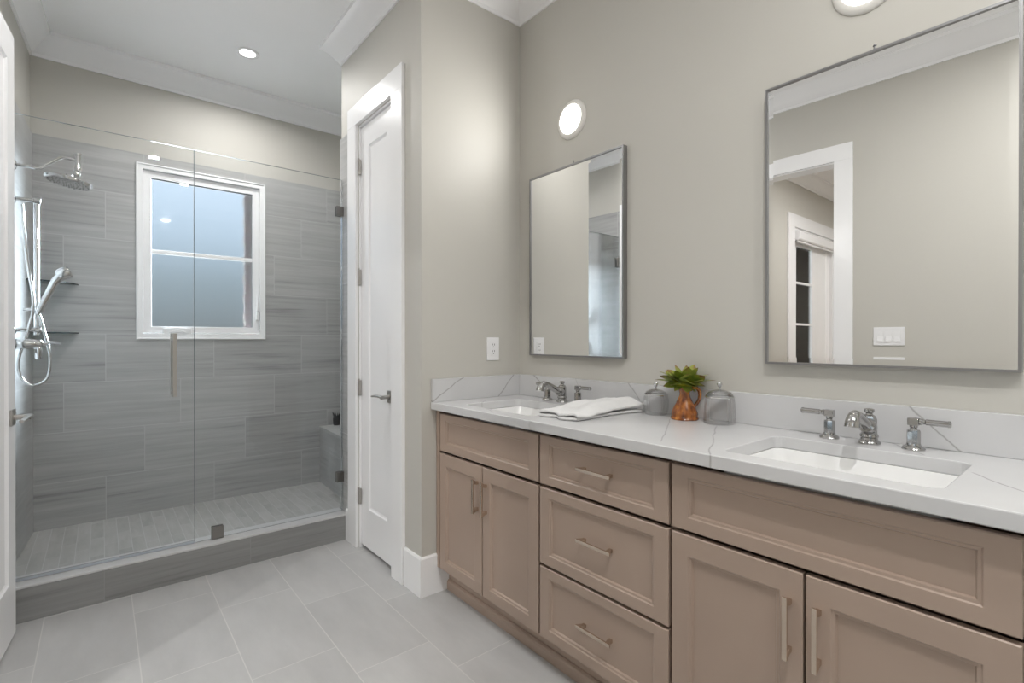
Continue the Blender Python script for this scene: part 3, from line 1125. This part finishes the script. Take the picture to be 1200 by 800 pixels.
tube(bm, [q0, q0 + hs * 0.012, q0.lerp(q1, .3), q0.lerp(q1, .7), q1 - hs * 0.01, q1 + dn * 0.012, q1.lerp(q2, .55)], [0.010, 0.0135, 0.0155, 0.0175, 0.019, 0.021, 0.024], 18)
lathe(bm, [(0.0, -0.050), (0.019, -0.048), (0.029, -0.036), (0.0335, -0.012), (0.0335, 0.006), (0.030, 0.012), (0.0, 0.013)], q2, (dn + Vector((0.12, 0, -0.25))).normalized(), 28, cap0=False, cap1=False)
obj('handset', bm, CHROME, sb, smooth=40)
bm = NB()
hp = [(XB - 0.052, YS - 0.004, 1.905), (XB - 0.048, YS - 0.012, 1.82), (XB - 0.032, YS - 0.024, 1.60), (XB - 0.010, YS - 0.032, 1.40), (XB - 0.030, YS - 0.023, 1.26), (XB - 0.066, YS - 0.023, 1.11),
      (XB - 0.058, YS - 0.023, 1.02), (XB - 0.015, YS - 0.023, 0.975), (XB + 0.040, YS - 0.023, 1.01), (XB + 0.052, YS - 0.023, 1.12), (XB + 0.030, YS - 0.023, 1.25), (XB + 0.014, YS - 0.034, 1.33), tuple(q0)]
tube(bm, catmull(hp, 10), 0.0068, 10)
obj('hose', bm, CHROME, sb, smooth=60)

vz = 1.190
vs = thing('shower_valve', (XW, YS, vz), 'chrome shower valve with lever under the slide bar on the tiled wall', 'shower valve')
bm = NB()
lathe(bm, [(0.060, 0.0), (0.060, 0.004), (0.054, 0.009), (0.030, 0.011)], (XW, YS - 0.07, vz), (1, 0, 0), 32)
obj('escutcheon', bm, CHROME, vs, smooth=40)
bm = NB()
lathe(bm, [(0.024, 0.010), (0.026, 0.014), (0.026, 0.085), (0.022, 0.090), (0.022, 0.108), (0.018, 0.112), (0.012, 0.116), (0.010, 0.128)], (XW, YS - 0.07, vz), (1, 0, 0), 24)
obj('body', bm, CHROME, vs, smooth=40)
bm = NB()
tube(bm, [(XW + 0.125, YS - 0.07, vz + 0.004), (XW + 0.150, YS - 0.075, vz + 0.006), (XW + 0.185, YS - 0.08, vz + 0.003)], [0.010, 0.008, 0.009], 12)
obj('lever', bm, CHROME, vs, smooth=60)
bm = NB()
lathe(bm, [(0.012, 0.0), (0.014, -0.01), (0.014, -0.055), (0.011, -0.060)], (XW + 0.098, YS - 0.07, vz - 0.018), n=16)
obj('outlet_stub', bm, CHROME, vs, smooth=40)

for z, lab in ((1.554, 'upper clear glass corner shelf in the shower behind the hand shower'), (1.252, 'lower clear glass corner shelf in the shower behind the hand shower')):
    t = thing('corner_shelf', (-2.08, BK, z), lab, 'shelf', group='glass corner shelves in the shower')
    bm = NB()
    xa = lx(BK) + 0.0115
    xb = lx(1.85) + 0.0115
    arc = [(xa, BK - 0.0005), (-1.877, BK - 0.0005), (-1.895, 2.00), (-1.955, 1.915), (-2.04, 1.862), (xb, 1.848)]
    prism(bm, [(x, y, z - 0.004) for x, y in arc], (0, 0, 0.008))
    obj('glass_plate', bm, GLASS_S, t)
    bm = NB()
    arc2 = arc[1:]
    for p, q in zip(arc2[:-1], arc2[1:]):
        d = (Vector(q) - Vector(p)).normalized()
        nrm = Vector((d.y, -d.x)) * -0.0018
        prism(bm, [(p[0], p[1], z - .004), (q[0], q[1], z - .004), (q[0], q[1], z + .004), (p[0], p[1], z + .004)], (nrm.x, nrm.y, 0))
    obj('polished_edge', bm, plain('dark_glass_edge', (0.015, 0.03, 0.035), 0.2), t, label='dark green polished glass edge')

# ------------------------------------------------------------------ vanity
FX = -0.528
FB = -0.508


def front_bm(y0, y1, z0, z1, ia, ib0, ib1):
    """shaker front facing -x"""
    bm = NB()
    e = 0.0025
    panel(bm, 'x', y0, y1, z0, z1, FB, -1, [
        (0, 0, 0, 0, 0.0005), (0, 0, 0, 0, 0.0175), (e, e, e, e, 0.020), (ia, ia, ib0, ib1, 0.020),
        (ia + .003, ia + .003, ib0 + .003, ib1 + .003, 0.0165), (ia + .009, ia + .009, ib0 + .009, ib1 + .009, 0.0155),
        (ia + .012, ia + .012, ib0 + .012, ib1 + .012, 0.0095)])
    return bm


def pull_bm(c, along, L=0.146, out=0.031, wd=0.011):
    """bar pull with flared ends, standing off the -x face at c"""
    h = L / 2
    prof = [(-h, out), (h, out), (h, out - 0.004), (h - 0.010, 0.010), (h - 0.011, 0.0), (h - 0.024, 0.0), (h - 0.024, 0.010), (h - 0.020, out - 0.0075),
            (-h + 0.020, out - 0.0075), (-h + 0.024, 0.010), (-h + 0.024, 0.0), (-h + 0.011, 0.0), (-h + 0.010, 0.010), (-h, out - 0.004)]
    bm = NB()
    if along == 'y':
        prism(bm, [(c[0] - o, c[1] + a, c[2] - wd / 2) for a, o in prof], (0, 0, wd))
    else:
        prism(bm, [(c[0] - o, c[1] - wd / 2, c[2] + a) for a, o in prof], (0, wd, 0))
    return bm


def cabinet(name, y0, y1, label, group=None):
    """y0 > y1 along the wall"""
    t = thing(name, (-0.26, (y0 + y1) / 2, 0.0), label, 'cabinet', group=group)
    bm = NB()
    th = 0.018
    f0 = FB + 0.010
    box(bm, f0, -0.002, y1, y1 + th, 0.105, 0.8785)
    box(bm, f0, -0.002, y0 - th, y0, 0.105, 0.8785)
    box(bm, f0, -0.002, y1 + th, y0 - th, 0.105, 0.125)
    box(bm, -0.010, -0.002, y1 + th, y0 - th, 0.125, 0.8785)
    for y_ in (y0 - th, y1 + th):
        s_ = -1 if y_ == y0 - th else 1
        for z_ in (0.22, 0.50, 0.77):
            a_, b_ = sorted((y_, y_ + s_ * 0.045))
            box(bm, FB - 0.0005, f0 + 0.05, a_, b_, z_ - 0.02, z_ + 0.02)
    obj('carcass', bm, TAUPE, t)
    bm = NB()
    box(bm, -0.460, -0.445, y1, y0, 0.0, 0.105)
    prism(bm, [(-0.460, y1, 0.0), (-0.474, y1, 0.0), (-0.474, y1, 0.034), (-0.471, y1, 0.042), (-0.465, y1, 0.047), (-0.460, y1, 0.048)], (0, y0 - y1, 0))
    obj('toe_kick', bm, TAUPE, t)
    return t


def sink_base(y0, y1, fy0, fy1, split, label):
    t = cabinet('sink_cabinet', y0, y1, label, 'sink cabinets of the vanity')
    obj('false_front', front_bm(fy1, fy0, 0.685, 0.862, 0.050, 0.036, 0.030), TAUPE, t)
    for a, b, s in ((fy0, split + 0.003, 1), (split - 0.003, fy1, -1)):
        d = obj('door', front_bm(b, a, 0.125, 0.673, 0.050, 0.046, 0.056), TAUPE, t)
        obj('pull', pull_bm((FX, split + s * 0.031, 0.545), 'z'), BRONZE, d, bevel=0.0012, label='brushed metal bar pull')
    return t


t1 = sink_base(-0.004, -0.7285, -0.0346, -0.7235, -0.375, 'taupe two-door sink cabinet at the far left end of the vanity')
bm = NB()
box(bm, FX, FB - 0.0003, -0.031, -0.004, 0.125, 0.876)
obj('filler_strip', bm, TAUPE, t1)
t2 = cabinet('drawer_cabinet', -0.7285, -1.2770, 'taupe three-drawer cabinet between the two sink cabinets')
for a, b, iz in ((0.685, 0.862, (0.030, 0.027)), (0.394, 0.673, (0.038, 0.034)), (0.125, 0.384, (0.038, 0.032))):
    d = obj('drawer', front_bm(-1.2715, -0.7335, a, b, 0.048, *iz), TAUPE, t2)
    zc_ = {0.685: 0.778, 0.394: 0.540, 0.125: 0.253}[a]
    obj('pull', pull_bm((FX + 0.0105, -1.002, zc_), 'y'), BRONZE, d, bevel=0.0012, label='brushed metal bar pull')
sink_base(-1.2770, -2.000, -1.2817, -1.977, -1.626, 'taupe two-door sink cabinet at the right, nearest the camera')


# countertop with two sink cut-outs
SINKS = ((-0.3165, -0.398), (-0.3225, -1.635))
SHX, SHY, SR = 0.164, 0.226, 0.028
bm = NB()


def edge_loop(bm, pts, z):
    vs = [bm.verts.new((x, y, z)) for x, y in pts]
    return [bm.edges.new((vs[i], vs[(i + 1) % len(vs)])) for i in range(len(vs))]


ed = edge_loop(bm, [(-0.558, -2.035), (-0.001, -2.035), (-0.001, -0.0015), (-0.558, -0.0015)], 0.914)
for cx_, cy_ in SINKS:
    ed += edge_loop(bm, rrect(cx_, cy_, SHX, SHY, SR), 0.914)
bmesh.ops.triangle_fill(bm, use_beauty=True, edges=ed)
r_ = bmesh.ops.extrude_face_region(bm, geom=list(bm.faces))
bmesh.ops.translate(bm, vec=(0, 0, -0.035), verts=[v for v in r_['geom'] if isinstance(v, bmesh.types.BMVert)])
tag(obj('countertop', bm, QUARTZ_T, bevel=0.003), 'white veined quartz countertop running over all the vanity cabinets', 'countertop')
bm = NB()
box(bm, -0.020, -0.0005, -2.035, -0.0015, 0.9142, 1.0237)
tag(obj('backsplash', bm, QUARTZ_S, bevel=0.0015), 'long white quartz backsplash strip along the mirror wall', 'backsplash')
bm = NB()
box(bm, -0.556, -0.0205, -0.0215, -0.0012, 0.9142, 1.0237)
tag(obj('backsplash', bm, QUARTZ_R, bevel=0.0015), 'short white quartz backsplash piece below the wall outlet', 'backsplash')


def sink(cx_, cy_, label):
    t = thing('sink', (cx_, cy_, 0.879), label, 'sink', group='undermount sinks')
    bm = NB()
    spec = [(0.010, 0.8785, .03), (-0.002, 0.8785, SR), (-0.004, 0.874, SR), (-0.012, 0.80, .035), (-0.022, 0.765, .05), (-0.045, 0.752, .06), (-0.120, 0.746, .03)]
    loops = [[(x, y, z) for x, y in rrect(cx_, cy_, SHX + o, SHY + o, r)] for o, z, r in spec]
    outer = [[(x, y, z) for x, y in rrect(cx_, cy_, SHX + o, SHY + o, r)] for o, z, r in ((-0.120, 0.734, .03), (-0.03, 0.738, .06), (0.004, 0.80, .04), (0.006, 0.868, .03), (0.010, 0.870, .03))]
    loft(bm, loops[::-1] + outer[::-1], True, True)
    obj('basin', bm, PORC, t, smooth=40)
    bm = NB()
    lathe(bm, [(0.0, 0.7475), (0.014, 0.7475), (0.022, 0.7495), (0.026, 0.7465)], (cx_, cy_, 0), n=24, cap0=False)
    obj('drain', bm, CHROME, t, smooth=40)


sink(*SINKS[0], 'white rectangular undermount sink at the left, near the folded towel')
sink(*SINKS[1], 'white rectangular undermount sink at the right, below the large mirror')


# faucets
def faucet(y, label):
    x, z = -0.075, 0.914
    t = thing('widespread_faucet', (x, y, z), label, 'faucet', group='widespread chrome faucets')
    bm = NB()
    lathe(bm, [(0.027, 0.0), (0.028, 0.003), (0.026, 0.008), (0.021, 0.012), (0.0205, 0.018), (0.023, 0.021), (0.0225, 0.025), (0.0195, 0.030)], (x, y, z), n=28)
    lathe(bm, [(0.0195, 0.029), (0.0190, 0.070), (0.0160, 0.079), (0.0110, 0.083)], (x, y, z), n=8)
    lathe(bm, [(0.0095, 0.082), (0.0080, 0.086), (0.0120, 0.091), (0.0130, 0.094), (0.0125, 0.0985), (0.0080, 0.100), (0.0, 0.1005)], (x, y, z), n=20, cap1=False)
    b = obj('spout_body', bm, FAUCET, t, smooth=30)
    bm = NB()
    lathe(bm, [(0.0215, -0.012), (0.0225, -0.004), (0.0225, 0.004), (0.0205, 0.010)], (x - 0.016, y, z + 0.052), (-0.90, 0, 0.42), 20)
    pts = catmull([(x - 0.010, y, z + 0.049), (x - 0.050, y, z + 0.066), (x - 0.085, y, z + 0.083), (x - 0.110, y, z + 0.092), (x - 0.128, y, z + 0.090), (x - 0.140, y, z + 0.077), (x - 0.144, y, z + 0.062)], 5)
    n = len(pts)
    rad = []
    for i in range(n):
        s = i / (n - 1)
        rad.append(0.0165 - 0.004 * min(1, s / .45) + (0.0070 * max(0, (s - .5) / .5)))
    tube(bm, pts, rad, 16)
    obj('spout', bm, FAUCET, b, smooth=40)
    for s in (1, -1):
        hy = y + s * 0.101
        bm = NB()
        lathe(bm, [(0.0255, 0.0), (0.0265, 0.003), (0.0235, 0.008), (0.0165, 0.013), (0.0155, 0.017)], (x, hy, z), n=28)
        lathe(bm, [(0.0155, 0.016), (0.0152, 0.050), (0.0135, 0.054)], (x, hy, z), n=8)
        lathe(bm, [(0.0090, 0.053), (0.0075, 0.058), (0.0095, 0.061), (0.0090, 0.066)], (x, hy, z), n=18)
        h = obj('handle', bm, FAUCET, t, smooth=30)
        bm = NB()
        box(bm, x - 0.010, x + 0.010, hy - 0.012, hy + 0.012, z + 0.0655, z + 0.0855)
        lathe(bm, [(0.0085, 0.0), (0.0085, 0.006), (0.0065, 0.008), (0.0065, 0.013), (0.0080, 0.015), (0.0080, 0.058), (0.0088, 0.060), (0.0088, 0.064), (0.0070, 0.066)], (x, hy + s * 0.012, z + 0.0765), (0, s, 0), 14)
        obj('lever', bm, FAUCET, h, smooth=35, bevel=0.001)
    return t


faucet(-0.400, 'chrome widespread faucet at the left sink, partly hidden by the towel')
faucet(-1.630, 'chrome widespread faucet at the right sink under the large mirror')


# folded towel
def towel():
    bm = NB()
    nx, ns = 46, 40
    X0, X1 = -0.455, -0.060
    rows = []
    for i in range(nx + 1):
        s = i / nx
        x = X0 + (X1 - X0) * s
        yc = -0.752 - 0.030 * s + 0.010 * math.sin(3.0 * s)
        w_ = 0.078 + 0.012 * math.sin(5 * s + 1)
        lift = 0.010 + 0.026 * min(1, max(0, (s - 0.10) / 0.45)) ** 1.3
        row = []
        # open C profile: lower sheet from the near edge to the far fold, then upper sheet back over it
        for k in range(ns + 1):
            t_k = k / ns
            if t_k < 0.46:
                f = t_k / 0.46
                yy, zz = -w_ * 0.97 + 2 * w_ * 0.97 * f, 0.007
            elif t_k < 0.54:
                f = (t_k - 0.46) / 0.08
                a = -PI / 2 + PI * f
                yy, zz = w_ * 0.97 + 0.5 * (lift + .010) * math.cos(a) * .6, 0.007 + (lift + 0.004) * (0.5 + 0.5 * math.sin(a))
            else:
                f = (t_k - 0.54) / 0.46
                yy, zz = w_ * 0.97 - 2 * w_ * 1.02 * f, 0.011 + lift * (1 - 0.55 * max(0, (f - 0.55) / 0.45) ** 2) + 0.004 * math.sin(9 * f + 4 * s)
            p = Vector((x + 0.012 * math.sin(6 * yy / 0.1) * (1 - s), yc + yy, 0.914 + zz))
            nz = noise.noise(Vector((x * 16, yy * 16, t_k * 3))) * 0.006 + noise.noise(Vector((x * 60, yy * 60, t_k * 9))) * 0.0018
            p.z = max(p.z + nz * (1 if t_k > 0.5 else 0.15), 0.9185)
            row.append(p)
        rows.append(row)
    V = [[bm.verts.new(p) for p in r] for r in rows]
    for a, b in zip(V[:-1], V[1:]):
        for k in range(ns):
            bm.faces.new((a[k], a[k + 1], b[k + 1], b[k]))
    return bm


o = tag(obj('hand_towel', towel(), TOWEL, smooth=80), 'white folded hand towel lying on the counter beside the left sink', 'towel')
so = o.modifiers.new('solid', 'SOLIDIFY')
so.thickness = 0.011
so.offset = 0.0
sd = o.modifiers.new('sub', 'SUBSURF')
sd.levels = sd.render_levels = 1


# glass jars
def jar(x, y, r, prof, lid, label, nf):
    z = 0.9143
    t = thing('glass_jar', (x, y, z), label, 'jar')
    bm = NB()
    inner = [(max(rr - 0.0035, 0.0005), zz + (0.004 if k == 0 else 0)) for k, (rr, zz) in enumerate(prof)]
    lathe(bm, [(0.0005, 0.0)] + prof + inner[::-1] + [(0.0005, 0.004)], (x, y, z), n=96, cap0=False, cap1=False, flute=0.022, nf=nf)
    obj('body', bm, GLASS_J, t, smooth=60)
    bm = NB()
    lathe(bm, lid, (x, y, z), n=36, cap0=False, cap1=False)
    l_ = obj('lid', bm, GLASS_L, t, smooth=40, label='clear domed lid')
    bm = NB()
    r0, z0_ = lid[1]
    tube(bm, [(x + r0 * math.cos(2 * PI * k / 48), y + r0 * math.sin(2 * PI * k / 48), z + z0_) for k in range(49)], 0.0022, 8)
    obj('rim', bm, CHROME, l_, smooth=60, label='shiny metal rim')
    bm = NB()
    zt = lid[-1][1]
    lathe(bm, [(0.004, -0.001), (0.0035, 0.007), (0.007, 0.011), (0.0095, 0.017), (0.0085, 0.023), (0.004, 0.0265), (0.0, 0.027)], (x, y, z + zt), n=18, cap1=False)
    obj('knob', bm, CHROME, l_, smooth=60)


jar(-0.072, -0.917, 0.047, [(0.036, 0.0), (0.042, 0.004), (0.047, 0.018), (0.0495, 0.040), (0.0480, 0.062), (0.044, 0.076)],
    [(0.044, 0.076), (0.0455, 0.079), (0.043, 0.084), (0.036, 0.092), (0.024, 0.098), (0.010, 0.1015), (0.003, 0.102)], 'ribbed clear glass jar with domed lid between the towel and the brown jug', 24)
jar(-0.080, -1.186, 0.050, [(0.047, 0.0), (0.0525, 0.004), (0.0525, 0.015), (0.0505, 0.060), (0.0485, 0.085), (0.0465, 0.091)],
    [(0.0465, 0.091), (0.048, 0.094), (0.046, 0.100), (0.038, 0.110), (0.026, 0.116), (0.010, 0.120), (0.003, 0.1205)], 'taller ribbed clear glass jar with domed lid to the right of the brown jug', 24)

# jug and succulent
JX, JY = -0.084, -1.051
rt = Vector((0.772, -0.636, 0))
jg = thing('jug', (JX, JY, 0.9143), 'small shiny brown ceramic jug holding a succulent, between the glass jars', 'jug')
bm = NB()
lathe(bm, [(0.0005, 0.0), (0.050, 0.0), (0.0515, 0.004), (0.0485, 0.009), (0.047, 0.014), (0.0485, 0.019), (0.0470, 0.026), (0.0390, 0.045), (0.0290, 0.065), (0.0205, 0.084), (0.0180, 0.096), (0.0200, 0.104), (0.0240, 0.113), (0.0265, 0.117),
           (0.0240, 0.117), (0.0180, 0.104), (0.0165, 0.094), (0.0005, 0.085)], (JX, JY, 0.9143), n=40, cap0=False, cap1=False)
obj('body', bm, GLAZE, jg, smooth=50)
bm = NB()
hc = Vector((JX, JY, 0.9143))
tube(bm, catmull([hc + rt * 0.020 + Vector((0, 0, 0.108)), hc + rt * 0.038 + Vector((0, 0, 0.118)), hc + rt * 0.054 + Vector((0, 0, 0.106)), hc + rt * 0.056 + Vector((0, 0, 0.082)), hc + rt * 0.047 + Vector((0, 0, 0.060)), hc + rt * 0.034 + Vector((0, 0, 0.046))], 6), 0.0085, 12, 0.75)
obj('handle', bm, GLAZE, jg, smooth=60)


def succulent(cx_, cy_, z0):
    bm = NB()
    lay = bm.verts.layers.float.new('along')
    rnd = random.Random(11)
    ring = [(3, 74, 0.058, 0.030), (7, 48, 0.080, 0.036), (8, 25, 0.096, 0.041), (9, 7, 0.098, 0.040), (6, -14, 0.074, 0.034), (4, -42, 0.046, 0.028)]
    for q, (n, el, ln, wd) in enumerate(ring):
        for k in range(n):
            a = 2 * PI * (k + 0.5 * (q % 2)) / n + rnd.uniform(-.15, .15)
            e = math.radians(el + rnd.uniform(-9, 9))
            l = ln * rnd.uniform(.88, 1.08)
            out = Vector((math.cos(a), math.sin(a), 0))
            d = out * math.cos(e) + Vector((0, 0, math.sin(e)))
            side = Vector((-math.sin(a), math.cos(a), 0))
            nrm = side.cross(d)
            if nrm.z < 0:
                nrm = -nrm
            rot = Matrix.Rotation(math.radians(rnd.uniform(-38, 38)), 3, d)
            side, nrm = rot @ side, rot @ nrm
            base = Vector((cx_, cy_, z0)) + out * 0.006
            loops, vs = [], []
            for s, w2, th in ((0.0, .35, .6), (0.15, .55, 1), (0.4, .92, 1), (0.62, 1, .9), (0.8, .72, .7), (0.93, .3, .5), (1.0, .03, .1)):
                c = base + d * l * s + nrm * (0.010 * math.sin(s * 2.2) - 0.0)
                ww, tt = wd * w2 * .62, 0.0028 * th
                lp = [bm.verts.new(c + side * ww), bm.verts.new(c - nrm * tt), bm.verts.new(c - side * ww), bm.verts.new(c + nrm * tt * .2 - nrm * tt * .3)]
                for v in lp:
                    v[lay] = s if q > 0 else s * .5
                loops.append(lp)
            for A_, B2 in zip(loops[:-1], loops[1:]):
                for i in range(4):
                    j = (i + 1) % 4
                    bm.faces.new((A_[i], A_[j], B2[j], B2[i]))
            bm.faces.new(loops[0][::-1])
            bm.faces.new(loops[-1])
    return bm


sp = thing('succulent_plant', (JX, JY, 1.040), 'green spiky succulent rosette standing in the brown jug', 'plant')
obj('leaves', succulent(JX, JY, 1.043), LEAF, sp, smooth=50)
bm = NB()
lathe(bm, [(0.007, 1.004), (0.008, 1.02), (0.012, 1.050)], (JX, JY, 0), n=10)
obj('stem', bm, LEAF, sp, smooth=50)


# ------------------------------------------------------------------ mirrors
def wall_mirror(y0, y1, z0, z1, label):
    t = thing('wall_mirror', (0, (y0 + y1) / 2, z0), label, 'mirror', group='thin metal framed mirrors')
    a, b = min(y0, y1), max(y0, y1)
    bm = NB()
    frame(bm, 'x', a, b, z0, z1, 0.007, -0.003, -0.030)
    obj('mirror_frame', bm, STEELF, t)
    bm = NB()
    e = 0.018
    panel(bm, 'x', a + 0.006, b - 0.006, z0 + 0.006, z1 - 0.006, -0.010, -1, [(0, 0, 0, 0, 0), (0, 0, 0, 0, 0.0145), (e, e, e, e, 0.0151)])
    obj('mirror_glass', bm, MIRROR, t)
    bm = NB()
    yc = (a + b) / 2
    box(bm, -0.020, -0.002, yc - 0.004, yc + 0.004, z1 - 0.002, z1 + 0.008)
    lathe(bm, [(0.003, 0.0), (0.003, 0.006), (0.005, 0.008), (0.004, 0.012)], (-0.018, yc, z1 + 0.006), n=10)
    obj('hanging_clip', bm, STEELF, t, smooth=40)


wall_mirror(-0.112, -0.7235, 1.129, 2.052, 'small upright mirror in thin grey metal frame above the left sink')
wall_mirror(-1.320, -1.9325, 1.129, 2.056, 'large framed mirror at the right, above the right sink')


# ------------------------------------------------------------------ outlet and switches
def duplex(x, z, label):
    t = thing('wall_outlet', (x, 0, z), label, 'outlet')
    bm = NB()
    box(bm, x - 0.039, x + 0.039, -0.006, -0.0003, z - 0.060, z + 0.060)
    obj('cover_plate', bm, PLATE, t, bevel=0.002)
    bm = NB()
    box(bm, x - 0.017, x + 0.017, -0.0085, -0.0062, z - 0.034, z + 0.034)
    r = obj('receptacle', bm, PLATE, t, bevel=0.001)
    bm = NB()
    for zz in (z + 0.017, z - 0.017):
        for dx in (-0.0065, 0.0065):
            box(bm, x + dx - 0.0013, x + dx + 0.0013, -0.0090, -0.0083, zz + 0.001, zz + 0.010)
        lathe(bm, [(0.0028, 0.0), (0.0028, 0.0008)], (x, -0.0083, zz - 0.007), (0, -1, 0), 10)
    obj('slots', bm, DARK, r, label='dark plug slots')


duplex(-0.187, 1.163, 'white duplex wall outlet on the cream return wall above the short backsplash')


def switches(yc, zc, label):
    M = ML @ Matrix.Translation((0, LY(yc), zc))
    t = thing('light_switch', tuple(M.translation), label, 'light switch', rotz=-ANG, group='white three-gang switch plates')
    bm = NB()
    box(bm, 0.0005, 0.006, -0.083, 0.083, -0.060, 0.060)
    bm.transform(M)
    obj('cover_plate', bm, PLATE, t, bevel=0.002)
    for k in (-1, 0, 1):
        bm = NB()
        yy = k * 0.046
        prism(bm, [(0.0062, yy - 0.0165, -0.033), (0.0115, yy - 0.0165, -0.033), (0.0080, yy - 0.0165, 0.0), (0.0072, yy - 0.0165, 0.033), (0.0062, yy - 0.0165, 0.033)], (0, 0.033, 0))
        bm.transform(M)
        obj('rocker', bm, PLATE, t)
    return t


switches(-1.128, 1.233, 'white three-rocker switch plate on the cream left wall, seen in the large mirror')
switches(-1.128, 1.036, 'second white switch plate just under the first, cut by the mirror edge')
